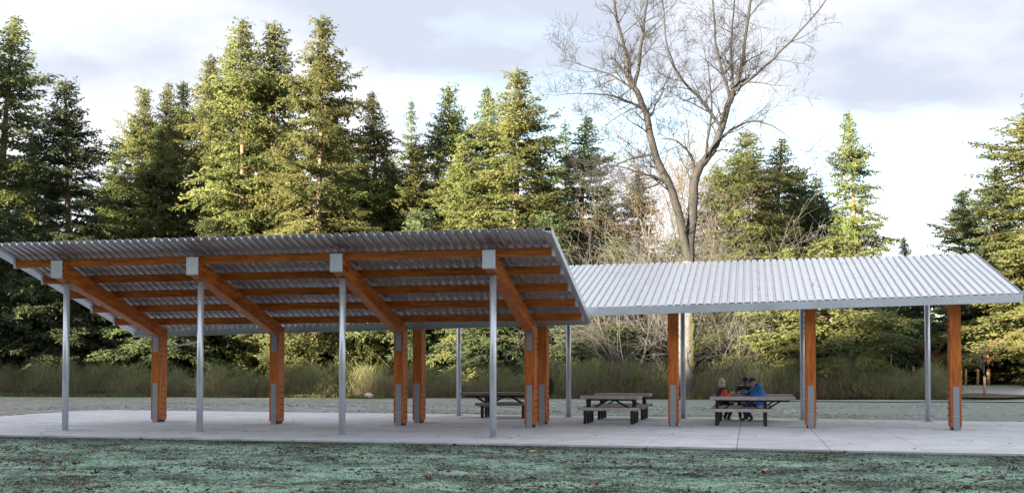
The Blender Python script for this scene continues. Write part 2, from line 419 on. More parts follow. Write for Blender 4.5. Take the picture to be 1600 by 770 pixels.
# ------------------------------------------------------------------ shelters
D, DW = 4.2765, 0.4128
def shelter(name, nfr, origin, rot, zoff, floor_fn, o1, o2fn, tilt, label):
    """local frame: x along the roof, y from the high (steel post) side to the low (wood post) side"""
    root = empty(name, origin, rot)
    tag(root, label, 'shelter')
    sgn = -1 if rot else 1
    def wfl(x, y):      # local floor height
        return floor_fn(origin[0]+sgn*x, origin[1]+sgn*y)-origin[2]
    ox = 1.5413
    xa, xb = -(nfr-1)*BAY-ox, ox
    def T(x, s): return 4.3135-0.2773*s+zoff-tilt*(x-xa)
    bolt_me = None
    for i in range(nfr):
        x = -BAY*i
        f0 = wfl(x, 0)
        ztop = 4.134-0.288*0-0.405+zoff
        MB().tube([(x, 0, f0), (x, 0, ztop)], 0.078, 20).obj('steel_post', 'galvanised_steel', root, True)
        p = [o for o in root.children if o.name.startswith('steel_post')][-1] if False else None
        MB().tube([(x, 0, f0), (x, 0, f0+0.02)], 0.15, 16).obj('base_plate', 'concrete', root)
        f1 = wfl(x, D)
        hw = 0.135
        # glulam column with mitred head
        col = MB().prism([(D, f1+0.075), (D+DW, f1+0.075), (D+DW, 2.784+zoff), (D, 2.547+zoff)], x-hw, x+hw).obj('wood_post', 'stained_wood', root, bevel=0.006)
        MB().box(x-hw+0.03, x+hw-0.03, D+0.06, D+DW-0.04, f1, f1+0.08).obj('base_shoe', 'black_steel', col)
        # steel side plates let into the narrow faces
        for yy in ((D-0.012, D+0.03), (D+DW-0.03, D+DW+0.012)):
            MB().box(x-0.078, x+0.078, yy[0], yy[1], f1+0.0, f1+1.13).obj('base_strap', 'plate_steel', col)
            for zc in (f1+0.36,):
                MB().box(x-0.081, x+0.081, yy[0]-0.003, yy[1]+0.003, zc, zc+0.008).obj('weld_seam', 'galvanised_steel', col)
        raf = MB().prism([(-0.45+0.02, 4.258+zoff), (D+DW-0.002, 2.788+zoff), (D-0.002, 2.551+zoff), (-0.45+0.02, 3.857+zoff)], x-0.128, x+0.128).obj('rafter', 'stained_rafter', root, bevel=0.006)
        # knee strap: up the inner face and a little along the underside
        MB().prism([(D-0.012, 2.10+zoff), (D+0.02, 2.10+zoff), (D+0.02, 2.56+zoff), (D-0.16, 2.606+zoff), (D-0.165, 2.580+zoff), (D-0.012, 2.535+zoff)], x-0.082, x+0.082).obj('knee_strap', 'plate_steel', col)
        # steel cap boxed round the rafter nose
        sl = 0.288
        cap = MB().prism([(-0.4507, 3.851+zoff), (-0.4507, 4.2635+zoff), (-0.40, 4.2635-0.05*sl+zoff+0.003), (-0.40, 3.851-0.05*sl+zoff-0.003)], x-0.150, x+0.150).obj('rafter_cap', 'galvanised_steel', root, bevel=0.004)
        # bolt heads
        for face in (1, -1):
            mb = MB()
            def bolt(y, z):
                xx = x+face*(hw if y > D else 0.128)
                mb.tube([(xx-face*0.004, y, z), (xx+face*0.012, y, z)], 0.024, 6)
            for r in range(6):
                for c in (0.13, 0.29): bolt(D+c, f1+0.22+r*0.165)
            for r in range(4):
                for c in (0.10, 0.31): bolt(D+c, 1.98+r*0.15+zoff)
            for k, (dy, dz) in enumerate([(-0.12, 0.02), (-0.12, 0.2), (-0.3, 0.07), (-0.3, 0.25), (-0.46, 0.12), (-0.46, 0.30)]): bolt(D+dy, 2.60+dz+zoff)
            for dy, dz in ((0.1, 0.10), (0.1, 0.28), (0.24, 0.06), (0.24, 0.24), (0.38, 0.02), (0.38, 0.2)): bolt(-0.45+dy, 3.90+dz-dy*0.05+zoff)
            bo = mb.obj('bolts', 'bolt_steel', col); bo['kind'] = 'stuff'
    # purlins with steel end caps
    for s in (-0.0607, 1.0633, 2.1873, 3.3113, 4.4353):
        e0, e1 = xa+0.10, xb-0.10
        def bar(x0, x1, w, h0, h1):
            V = []
            for x in (x0, x1):
                for ds, dz in ((-w, h0), (w, h0), (w, h1), (-w, h1)):
                    V.append((x, s+ds, T(x, s)-0.2773*ds*0+dz))
            return V, [(0, 1, 2, 3), (7, 6, 5, 4), (0, 4, 5, 1), (1, 5, 6, 2), (2, 6, 7, 3), (3, 7, 4, 0)]
        pur = link_mesh('purlin', *bar(e0, e1, 0.045, -0.195, 0.0), 'stained_beam', root)
        for x0, x1 in ((e0-0.004, e0+0.055), (e1-0.055, e1+0.004)):
            link_mesh('end_cap', *bar(x0, x1, 0.051, -0.201, 0.004), 'galvanised_steel', pur)
    # ribbed steel deck, one sheet for every three ribs
    pitch = 0.2032
    prof = [(0.0, 0), (0.034, 0), (0.058, 1), (0.179, 1), (0.2032, 0)]
    nribs = int(round((xb-xa)/pitch)); pitch = (xb-xa)/nribs; sc = pitch/0.2032
    k = 0
    while k < nribs:
        m = min(3, nribs-k); pts = []
        for r in range(m):
            for q, (px, h) in enumerate(prof[:-1]): pts.append((xa+(k+r)*pitch+px*sc, h))
        pts.append((xa+(k+m)*pitch-0.002, 0))
        V = []
        lift = 0.004*((k//3) % 2)+0.006
        for x, h in pts:
            for s in (-o1, o2fn(x)+D+DW-0.02): V.append((x, s, T(x, s)+lift+h*0.068))
        F = [(2*i, 2*i+2, 2*i+3, 2*i+1) for i in range(len(pts)-1)]
        sh = link_mesh('deck_sheet', V, F, 'deck_steel', root)
        md = sh.modifiers.new('thickness', 'SOLIDIFY'); md.thickness = 0.003; md.offset = 0
        k += m
    # eave channel along the low edge
    xsn = [xa+(xb-xa)*t/12 for t in range(13)]
    def rail(offs, zs):
        V, F = [], []
        for x in xsn:
            s = D+DW+o2fn(x)
            for (a, z) in offs: V.append((x, s+a, T(x, s)+z))
        n = len(offs)
        for i in range(len(xsn)-1):
            for q in range(n): F.append((i*n+q, i*n+(q+1) % n, (i+1)*n+(q+1) % n, (i+1)*n+q))
        F.append(tuple(range(n-1, -1, -1))); F.append(tuple((len(xsn)-1)*n+q for q in range(n)))
        return V, F
    ch = [(0.0, -0.15), (0.0, 0.058), (-0.008, 0.058), (-0.008, -0.142), (-0.085, -0.142), (-0.085, -0.15)]
    link_mesh('eave_channel', *rail(ch, None), 'galvanised_steel', root)
    # flat trim closing both gable ends
    for xe, d in ((xb, -1), (xa, 1)):
        s1 = D+DW+o2fn(xe)-0.02; V = []
        for s in (-o1-0.01, s1):
            z = T(xe, s)
            for a, b in ((0, 0.098), (0, -0.075), (d*0.19, -0.008), (d*0.19, -0.001), (d*0.006, -0.001), (d*0.006, 0.098)): V.append((xe+a-d*0.004, s, z+b if True else z))
        F = [(q, (q+1) % 6, 6+(q+1) % 6, 6+q) for q in range(6)]+[tuple(range(5, -1, -1)), tuple(range(6, 12))]
        link_mesh('gable_trim', V, F, 'galvanised_steel', root)
    return root

def o2L(x): return 0.9927+(0.2281-0.9927)*((x+3*BAY+1.5413)/(3*BAY+2*1.5413))
near_shelter = shelter('open_shelter', 4, (0, 0, 0), 0.0, 0.0, floor_z, 0.99, o2L, 0.0,
    'shelter tilted up towards the viewer, ribbed underside and orange purlins showing')
MB().tube([(-3*BAY+0.75, 5.52, 2.50), (-3*BAY+0.72, 5.45, 2.44), (-3*BAY+0.1, 4.72, 2.25)], 0.032, 8).obj('downspout', 'galvanised_steel', near_shelter, True)
XR, YR = -3.6241, 10.6003
def o2R(x):
    X = XR-x
    return 1.12 if X < 1.6 else 1.12+(0.52-1.12)*(X-1.6)/(12.55-1.6)
far_shelter = shelter('open_shelter', 5, (XR, YR, 0), math.pi, 0.568, floor_z, 0.80, o2R, 0.0085,
    'shelter sloping down towards the viewer, pale ribbed roof top showing')

# ------------------------------------------------------------------ picnic tables
def picnic_table(cx, cy, extl, extr, label, mat='plastic_lumber'):
    fz = floor_z(cx, cy)
    root = empty('picnic_table', (cx, cy, fz)); tag(root, label, 'picnic table', 'picnic tables on the slab')
    h = 0.66
    x0, x1 = -0.86-extl, 0.86+extr
    for k in range(4):
        y = -0.37+k*0.186
        MB().box(x0, x1, y, y+0.178, 0.70, 0.79).obj('top_plank', mat, root, bevel=0.008)
    for sy in (-1, 1):
        for k in range(2):
            y = sy*0.70+(-0.146 if k == 0 else 0.004)
            MB().box(-0.87, 0.87, y, y+0.142, 0.385, 0.47).obj('seat_plank', mat, root, bevel=0.008)
    for sx in (-1, 1):
        x = sx*h
        for y in (-0.70, 0.70):
            MB().box(x-0.042, x+0.042, y-0.05, y+0.05, 0, 0.384).obj('bench_leg', 'black_steel', root)
        for y in (-0.16, 0.16):
            MB().box(x-0.042, x+0.042, y-0.04, y+0.04, 0, 0.699).obj('table_leg', 'black_steel', root)
        MB().box(x-0.03, x+0.03, -0.65, 0.65, 0.30, 0.36).obj('cross_beam', 'black_steel', root)
        MB().box(x-0.035, x+0.035, -0.34, 0.34, 0.645, 0.698).obj('top_bearer', 'black_steel', root)
        for y in (-0.1, 0.1):
            MB().tube([(x, y, 0.36), (x-sx*0.56, y, 0.665)], 0.02, 6).obj('brace', 'black_steel', root)
            ext = extr if sx > 0 else extl
            if ext > 0.1: MB().tube([(x, y, 0.42), (x+sx*0.42, y, 0.67)], 0.02, 6).obj('brace', 'black_steel', root)
    MB().box(x0+0.15, x1-0.15, -0.05, 0.05, 0.65, 0.699).obj('centre_rail', 'black_steel', root)
    return root
picnic_table(5.51, 7.13, 0, 0.62, 'empty picnic table in front of the three seated people, top overhanging at one end')
picnic_table(1.85, 7.10, 0, 0, 'unoccupied picnic table with equal overhangs, nearer of the two standing in line')
picnic_table(1.88, 9.85, 0, 0, 'unoccupied picnic table with equal overhangs, mostly hidden behind another like it')
picnic_table(5.53, 9.87, 0, 0.62, 'picnic table where three people sit, mostly hidden by the table in front')
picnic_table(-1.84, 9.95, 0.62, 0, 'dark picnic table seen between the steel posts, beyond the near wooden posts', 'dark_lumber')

# ------------------------------------------------------------------ conifers
rs = np.random.RandomState(11)
def conifer_mesh(seed, H=26.0, Rr=4.2, clear=0.06, dens=1.0, droop=0.25, gaps=0.12, power=0.85, whorl=0.42, step=0.165, fat=1.0):
    """returns crown (V,F,tone) and wood (V,F)"""
    r = np.random.RandomState(seed)
    VV, TT = [], []
    W = MB()
    lean = r.uniform(-0.3, 0.3, 2)
    def axis(z): t = z/H; return np.array([lean[0]*t*t+0.12*math.sin(t*5+seed), lean[1]*t*t+0.12*math.cos(t*4+seed), z])
    tr0 = H*0.0135
    zz = np.linspace(-0.6, H*0.99, 18)
    W.tube([tuple(axis(z)) for z in zz], [max(0.015, tr0*(1-max(z, 0)/H)**0.85*(1.25 if z < 0.5 else 1)) for z in zz], 8)
    up = np.array([0, 0, 1.0])
    def sprays(st, dd, ln, wd, tn):
        n = len(st)
        nrm = r.normal(0, 1, (n, 3))+up*0.3
        wv = np.cross(dd, nrm); wv /= np.linalg.norm(wv, axis=1)[:, None]+1e-9
        ln = ln[:, None]; wd = wd[:, None]
        sg = -up*ln*r.uniform(0, 0.3, (n, 1))
        VV.append(np.stack([st, st+dd*ln*0.42+wv*wd, st+dd*ln+sg, st+dd*ln*0.5-wv*wd+sg*0.4], 1).reshape(-1, 3))
        TT.append(np.repeat(np.clip(tn+r.uniform(-0.15, 0.15, n), 0, 1), 4))
    z = H*clear
    while z < H*0.985:
        t = z/H
        prof = (1-t)**power*(1.0 if t > 0.12 else 0.75+2.1*t)
        prof *= 1+0.22*math.sin(z*0.9+seed)+0.14*math.sin(z*2.3+2*seed)
        Lr = max(0.16, Rr*prof)
        nb = int(r.choice([4, 5, 6])) if t < 0.9 else 4
        a0 = r.uniform(0, 6.28)
        for b in range(nb):
            if r.rand() < gaps*(1.3 if t < 0.5 else 0.7): continue
            az = a0+6.283*b/nb+r.uniform(-0.45, 0.45)
            L = Lr*r.uniform(0.55, 1.2)
            el = (0.55*(t-0.35) if t > 0.35 else 0.5*(t-0.35))*1.6+r.uniform(-0.30, 0.26)-droop*0.25
            dh = np.array([math.cos(az), math.sin(az), 0.0])
            side = np.array([-dh[1], dh[0], 0.0])
            base = axis(z+r.uniform(-0.35, 0.35)*(1-t))
            sag = droop*r.uniform(0.5, 1.4); bend = r.uniform(-0.15, 0.15)
            def pt(u):
                u = np.asarray(u, float)[..., None]
                return base+dh*(L*u*(1-0.08*u))+side*(bend*L*u*u)+up*(L*(math.tan(el)*u-sag*u*u*0.8+0.25*sag*u**4))
            br = 0.012+0.011*L
            W.tube([tuple(pt(u)) for u in (0, 0.35, 0.7, 1.0)], [br, br*0.75, br*0.45, 0.006], 3, False)
            nbl = max(3, int(L/step*dens))
            u = np.repeat(np.linspace(0.14 if L > 1.4 else 0.02, 1.0, nbl), 2)
            sd = np.tile([1.0, -1.0], nbl); n = len(u)
            p = pt(u); tang = pt(np.minimum(1, u+0.03))-pt(u-0.03); tang /= np.linalg.norm(tang, axis=1)[:, None]+1e-9
            bl = (0.27*L*(1-u)**0.75*np.minimum(1, u*3+0.35)+0.20)*r.uniform(0.5, 1.3, n)
            bl = np.minimum(bl, L*0.9)
            ang = np.where(u > 0.97, 0.1, r.uniform(0.55, 1.05, n))
            d = tang*np.cos(ang)[:, None]+side*(sd*np.sin(ang))[:, None]+up*r.uniform(-0.95, 0.40, (n, 1))
            d /= np.linalg.norm(d, axis=1)[:, None]
            clump = r.uniform(0.1, 0.9)
            tn = np.clip(clump+r.uniform(-0.3, 0.3, n), 0, 1)
            seg = 0.21
            for k in range(7):
                m = bl > k*seg
                if not m.any(): break
                mm = int(m.sum())
                for rep in range((3 if k else 2) if fat < 2 else 1):
                    st = p[m]+d[m]*(k*seg)+r.normal(0, 0.025, (mm, 3))
                    dd = d[m]+r.normal(0, 0.45, (mm, 3)); dd /= np.linalg.norm(dd, axis=1)[:, None]
                    ln = np.minimum(bl[m], r.uniform(0.12, 0.30, mm))*fat; wd = ln*r.uniform(0.11, 0.19, mm)+0.012*fat
                    sprays(st, dd, ln, wd, tn[m])
        z += whorl*r.uniform(0.7, 1.35)*(0.6 if t > 0.75 else 1.0)*(0.6 if t > 0.92 else 1.0)
    n = 40; zt = H*r.uniform(0.955, 1.0, n); st = np.array([axis(q) for q in zt])
    dd = r.normal(0, 0.5, (n, 3))+up*0.8; dd /= np.linalg.norm(dd, axis=1)[:, None]
    sprays(st, dd, r.uniform(0.12, 0.3, n), r.uniform(0.02, 0.04, n), r.uniform(0.3, 0.8, n))
    V = np.vstack(VV)
    F = np.arange(len(V)).reshape(-1, 4)
    # wind every spray so that it faces outwards
    Q = V.reshape(-1, 4, 3); c = Q.mean(1); gn = np.cross(Q[:, 2]-Q[:, 0], Q[:, 3]-Q[:, 1])
    out = c*np.array([1, 1, 0.0]); out /= np.linalg.norm(out, axis=1)[:, None]+1e-6; out[:, 2] += 0.35
    flip = (gn*out).sum(1) < 0
    F[flip] = F[flip][:, ::-1]
    return (V, F, np.concatenate(TT)), W

PROTO = {}
specs = {
 'A': dict(seed=3, H=26, Rr=6.6, clear=0.03, dens=0.95, droop=0.26, gaps=0.08, power=0.70, whorl=0.40),
 'B': dict(seed=8, H=26, Rr=5.8, clear=0.05, dens=0.95, droop=0.20, gaps=0.09, power=0.75, whorl=0.40),
 'C': dict(seed=15, H=26, Rr=6.6, clear=0.02, dens=0.95, droop=0.28, gaps=0.06, power=0.66, whorl=0.40),
 'D': dict(seed=21, H=26, Rr=5.2, clear=0.08, dens=0.95, droop=0.30, gaps=0.16, power=0.56, whorl=0.40),
 'E': dict(seed=34, H=26, Rr=5.8, clear=0.06, dens=0.95, droop=0.40, gaps=0.24, power=0.92, whorl=0.5),
 'S': dict(seed=41, H=12, Rr=4.6, clear=0.02, dens=0.95, droop=0.30, gaps=0.08, power=0.70, whorl=0.36),
 'U': dict(seed=47, H=12, Rr=4.4, clear=0.04, dens=0.95, droop=0.34, gaps=0.14, power=0.62, whorl=0.4),
}
for k, s in specs.items():
    (V, F, tone), W = conifer_mesh(**s)
    cm = np_mesh('crown', V, F, tone); cm.materials.append(MATS['fir_needles'])
    Q = V.reshape(-1, 4, 3); c = Q.mean(1); gn = np.cross(Q[:, 2]-Q[:, 0], Q[:, 3]-Q[:, 1]); gn /= np.linalg.norm(gn, axis=1)[:, None]+1e-9
    out = c*np.array([1, 1, 0.0]); out /= np.linalg.norm(out, axis=1)[:, None]+1e-6; out[:, 2] += 0.35
    gn *= np.sign((gn*out).sum(1))[:, None]
    nn = gn*0.75+out*0.8; nn /= np.linalg.norm(nn, axis=1)[:, None]
    cm.polygons.foreach_set('use_smooth', np.ones(len(cm.polygons), bool))
    cm.normals_split_custom_set_from_vertices(np.repeat(nn, 4, axis=0))
    cmd = cm.copy(); cmd.materials.clear(); cmd.materials.append(MATS['fir_needles_shaded'])
    tm = bpy.data.meshes.new('trunk'); tm.from_pydata(W.V, [], W.F); tm.update(); tm.materials.append(MATS['fir_bark'])
    tm.polygons.foreach_set('use_smooth', [True]*len(tm.polygons))
    print(k, len(F))
    PROTO[k] = (cm, cmd, tm, s['H'], s['Rr'])
def conifer(x, y, h, kind, rad, label, group=None, dark=False, rz=None):
    cm, cmd, tm, H, Rr = PROTO[kind]
    z = ground_z(x, y)
    root = empty('fir_tree', (x, y, z), rz if rz is not None else (x*1.7+y*2.9) % 6.28)
    kx = rad*1.68/Rr
    root.scale = (kx, kx, h/H)
    tag(root, label, 'tree', group)
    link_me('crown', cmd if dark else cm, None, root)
    link_me('trunk', tm, None, root)
    return root
TREES = [
 (-54.9,56.0,31.2,'B',5.6,'tallest dark fir, cut by the edge of the picture',0),
 (-46.1,52.0,24.2,'A',4.9,'dark pointed fir standing apart, second tree of the row, before the gap',1),
 (-45.8,62.0,25.9,'C',3.6,'pale sunlit fir, first of the bright stand after the gap in the tree line',0),
 (-46.0,66.0,27.5,'B',3.4,'second fir of the bright stand after the gap in the tree line',0),
 (-46.4,70.0,28.5,'A',3.4,'third fir of the bright stand after the gap, set further back',0),
 (-40.6,64.0,28.8,'D',3.4,'fir on the shoulder leading up to the tallest bright firs',0),
 (-42.0,70.0,32.3,'B',3.2,'slim fir tucked just behind the first of the three tallest bright firs',0),
 (-34.6,58.0,29.7,'D',4.0,'first of the three tallest bright firs, bare trunk showing through',0),
 (-32.4,60.0,30.1,'D',4.2,'middle of the three tallest bright firs',0),
 (-26.2,54.0,28.4,'A',4.6,'last of the three tallest bright firs, broad with one shaded side',0),
 (-23.6,60.0,23.8,'B',3.6,'medium fir in the dip just after the tallest bright firs',0),
 (-22.5,66.0,24.5,'E',3.0,'slender dark fir in the dip between two groups of firs',1),
 (-18.4,64.0,25.0,'C',3.8,'rounded sunlit fir beside the broad fir above the middle of the near roof end',0),
 (-15.5,66.0,25.3,'B',3.6,'fir close behind the broad sunlit fir above the near roof end',0),
 (-11.4,56.0,23.8,'A',5.0,'broad sunlit fir rising above the high end of the near roof',0),
 (-9.0,66.0,22.0,'E',3.4,'thin dark fir, one of a pair of spires beside the bare tree',1),
 (-7.0,60.0,20.9,'B',4.0,'darker of the paired fir spires next to the bare tree',1),
 (5.7,58.0,18.8,'C',4.2,'sunlit fir rising just behind the bare tree, above the far roof',0),
 (7.8,62.0,18.9,'B',3.8,'second sunlit fir behind the bare tree, above the far roof',0),
 (9.7,66.0,17.4,'A',3.4,'shaded fir between the sunlit pair and the lone pointed fir',1),
 (11.4,70.0,17.3,'C',3.2,'small shaded fir next to the lone pointed fir',1),
 (12.6,52.0,18.7,'B',2.7,'lone pointed fir standing clear against the sky above the far roof',0),
 (19.7,80.0,13.1,'B',2.4,'tiny fir tip just showing over the far roof',0),
 (24.0,66.0,16.8,'C',3.8,'dark fir beside the big bright fir near the far roof end',1),
 (22.7,70.0,15.6,'A',3.4,'dark fir half hidden behind another near the far roof end',1),
 (26.9,61.0,21.5,'A',6.4,'big bright fir cut by the edge beyond the far roof end',0),
 (-47.3,60.0,20.0,'A',3.6,'lower sunlit fir at the foot of the bright stand, next to the gap',0),
 (-43.0,60.0,22.0,'C',3.4,'lower sunlit fir in front of the second tree of the bright stand',0),
 (-38.8,61.0,22.5,'B',3.4,'lower sunlit fir filling in before the three tallest firs',0),
 (-36.6,66.0,26.5,'C',3.4,'fir glimpsed between the first and middle of the three tallest firs',0),
 (-29.0,64.0,24.5,'C',3.6,'fir glimpsed between the middle and last of the three tallest firs',0),
 (-24.5,58.0,18.5,'C',3.6,'lower sunlit fir at the foot of the last of the three tallest firs',0),
 (-20.2,60.0,19.5,'A',3.6,'lower sunlit fir below the slender dark fir in the dip',0),
 (-15.6,58.0,19.0,'C',3.8,'lower sunlit fir beside the broad fir above the near roof end',0),
 (-8.8,58.0,15.5,'B',3.8,'lower fir between the broad sunlit fir and the paired spires',0),
 (10.6,46.5,9.9,'S',4.0,'low bright fir with spreading boughs under and above the far roof edge',0),
 (8.4,47.5,9.2,'U',3.6,'low bright fir whose boughs hang behind the seated people',0),
]
for i, (x, y, h, k, rad, lab, dk) in enumerate(TREES): conifer(x, y, h, k, rad, lab, None, bool(dk))
UNDER = [(-58.7,66,23,'C',4.2),(-55.2,72,19.4,'A',3.6),(-29.8,70,21.4,'C',3.6),(-6.4,72,17.4,'A',3.6),(-3.8,74,19.2,'B',3.4),(3.1,72,19,'A',3.4),
 (16.2,66,8.2,'U',3.2),(19.0,69,9.2,'S',3.4),(25.5,68,12.5,'U',4.2),(21.8,67,8.4,'S',3.2),(13.5,60,8.6,'U',3.6),(29.5,70,11,'S',4),
 (-48.7,49,13.6,'U',3.6),(-44.9,54,12.4,'S',3.6),(-38.2,52,11.1,'U',3.6),(-35.5,55,13.2,'S',3.4),(-27.6,56,13.4,'U',3.4),(-23.7,56,12.4,'S',3.6),
 (-18.3,55,13.2,'U',3.6),(-14.6,58,13.6,'S',3.6),(-8.3,54,12.8,'S',3.8),(-3.9,56,10.9,'U',3.6),(0.6,60,11,'S',3.6),(4.5,62,11.5,'U',3.4),(-30.5,64,15,'S',3.8),
 (-40,66,14,'U',3.8),(-20,70,14,'S',3.8),(-11,72,13,'U',3.8),(-50,64,15,'S',3.8),(-33.5,78,23,'B',3.6),(-28.6,78,22.5,'A',3.8),(-26.5,72,20.5,'C',3.6),(-23.5,78,21.5,'C',3.6),(-20.5,76,20,'A',3.6),(-17.5,76,22,'B',3.6),(-13,76,21,'C',3.6),(-38,74,25,'A',3.6),(13.8,66,12.5,'A',3.2),(6.8,68,15,'C',3.6),(-4.5,51,8.5,'S',3.4),(-11.8,51,8.5,'U',3.0)]
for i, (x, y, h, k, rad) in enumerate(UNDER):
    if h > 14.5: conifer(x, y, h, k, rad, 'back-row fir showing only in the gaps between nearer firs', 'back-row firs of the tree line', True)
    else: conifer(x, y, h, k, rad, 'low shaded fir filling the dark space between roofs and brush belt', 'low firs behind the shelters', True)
# unseen firs added to block the sun, left and behind: one mass each
def tree_mass(name, spots, label):
    (V, F, tone), W = conifer_mesh(seed=60, H=26, Rr=6.5, clear=0.02, dens=0.4, droop=0.25, gaps=0.03, power=0.62, whorl=0.9, step=0.3, fat=5.5)  # oversized sprays close the gaps that let sun through
    print('mass tree quads', len(F))
    AV, AF, AT = [], [], []; n = 0
    r = np.random.RandomState(5)
    for (x, y, h) in spots:
        a = r.uniform(0, 6.28); c, s = math.cos(a), math.sin(a); k = h/26
        P = np.empty_like(V); P[:, 0] = (V[:, 0]*c-V[:, 1]*s)*k+x; P[:, 1] = (V[:, 0]*s+V[:, 1]*c)*k+y; P[:, 2] = V[:, 2]*k+ground_z(x, y)
        AV.append(P); AF.append(F+n); AT.append(tone); n += len(V)
    o = link_me(name, np_mesh(name, np.vstack(AV), np.vstack(AF), np.concatenate(AT)), 'fir_needles_shaded')
    o['kind'] = 'stuff'; o['label'] = label
    return o
r = np.random.RandomState(77)
spots = []
for row, y0 in enumerate((-76, -83, -90)):
    x = -175+row*2
    while x < 40:
        spots.append((x, y0+r.uniform(-3, 3), r.uniform(27, 30))); x += r.uniform(3.5, 5.0)
tree_mass('shade_trees', spots, 'unseen firs added behind the viewer to shade the slab')
tree_mass('shade_trees', [(-72, 46, 29), (-65, 43, 33), (-61, 46, 30), (-57, 35, 25), (-69, 36, 30), (-76, 40, 28), (-54, 40.5, 26)], 'unseen firs added beyond the left edge to shade the end trees')

# ------------------------------------------------------------------ bare trees and shrubs
def grow(mb_list, p, d, L, rad, depth, r, gravity=0.0, wob=0.25, kids=4, minr=0.008, spread=0.75, sides=4):
    """recursive branch, mb_list[depth] collects geometry"""
    n = max(3, int(L/0.55)) if depth else 4
    n = min(n, 9)
    pts, rads = [p.copy()], [rad]
    dd = d.copy()
    for i in range(n):
        dd = dd+Vector((r.uniform(-wob, wob), r.uniform(-wob, wob), r.uniform(-wob, wob)+gravity))
        dd.normalize()
        pts.append(pts[-1]+dd*(L/n)); rads.append(max(minr, rad*(1-0.75*(i+1)/n)))
    mb_list[min(depth, len(mb_list)-1)].tube(pts, rads, sides if depth else 3, False)
    if depth <= 0: return
    for k in range(kids):
        u = r.uniform(0.2, 0.98); i = min(n-1, int(u*n)); q = pts[i].lerp(pts[i+1], u*n-i)
        t = (pts[i+1]-pts[i]).normalized()
        s = t.orthogonal().normalized(); s.rotate(Matrix.Rotation(r.uniform(0, 6.28), 3, t))
        nd = (t*(1-spread*0.55)+s*spread+Vector((0, 0, 0.18))).normalized()
        grow(mb_list, q, nd, L*r.uniform(0.38, 0.68)*(1.15-0.5*u), max(minr, rads[i]*0.55), depth-1, r, gravity, wob, kids, minr, spread, 3)

rb = random.Random(5)
limbs = [  # (x, dy, z) points, start radius, end radius
 ([(1.83,0,-0.3),(1.88,0,0.6),(1.92,0,2.5),(1.94,0.05,5.63),(2.11,0.1,8.4)], 0.62, 0.40),
 ([(2.11,0.1,8.2),(1.42,-0.3,11.89),(0.26,-0.9,14.76),(-0.37,-1.2,17.43),(-1.04,-1.5,18.99)], 0.33, 0.19),
 ([(-1.04,-1.5,18.9),(-1.55,-1.4,21.0),(-2.1,-1.9,23.67),(-2.5,-2.1,27.5)], 0.15, 0.06),
 ([(-1.04,-1.5,18.9),(-0.59,-2.0,21.14),(-0.35,-2.4,22.66),(0.5,-3.0,27.4)], 0.15, 0.06),
 ([(2.11,0.1,8.2),(2.3,0.5,11.2),(2.49,0.9,13.8),(3.23,1.2,15.08),(3.78,1.3,15.92),(4.41,1.6,18.03),(4.84,1.7,19.31)], 0.38, 0.20),
 ([(4.84,1.7,19.2),(5.28,2.0,20.79),(5.83,2.2,24.0),(6.2,2.4,27.6)], 0.17, 0.06),
 ([(4.84,1.7,19.2),(6.77,1.0,20.5),(8.82,0.2,22.3),(10.9,-0.4,24.6)], 0.12, 0.03),
 ([(4.1,1.45,17.0),(2.75,2.2,19.11),(1.7,2.8,20.37),(0.72,3.2,22.59),(0.3,3.5,26.0)], 0.13, 0.04),
 ([(4.65,1.65,18.8),(3.82,1.0,22.19),(3.6,0.6,27.0)], 0.12, 0.04),
 ([(4.77,1.7,19.4),(4.75,3.0,22.5),(4.95,3.6,27.0)], 0.11, 0.04),
 ([(4.0,1.4,16.2),(5.0,0.6,16.75),(6.09,-0.2,16.88),(7.53,-0.9,16.18),(8.99,-1.4,14.6)], 0.11, 0.02),
 ([(-0.92,-1.45,18.8),(-2.64,-1.0,20.05),(-4.87,-0.4,21.05)], 0.10, 0.02),
 ([(-0.5,-1.25,17.7),(-2.24,-2.2,18.37),(-4.3,-3.2,18.4)], 0.10, 0.02),
 ([(0.1,-0.95,15.0),(-1.57,-0.2,14.84),(-3.3,0.6,14.3)], 0.11, 0.02),
 ([(0.8,-0.6,13.3),(-0.5,-1.5,13.71),(-2.36,-2.4,14.2)], 0.12, 0.02),
 ([(2.4,0.7,12.4),(2.3,2.2,15.0),(1.3,3.4,16.6),(0.2,4.2,17.0)], 0.14, 0.03),
 ([(3.0,1.1,14.7),(3.6,-0.6,17.5),(3.3,-1.6,20.5)], 0.11, 0.03),
 ([(-0.3,-1.15,17.0),(0.4,-0.4,18.6),(1.0,0.3,20.2)], 0.07, 0.02),
]
BT = empty('bare_tree', (0, 44.0, 0.0)); tag(BT, 'tall leafless tree with forked grey trunk, standing behind the far shelter', 'tree')
tk = MB(); fine = [MB(), MB(), MB()]
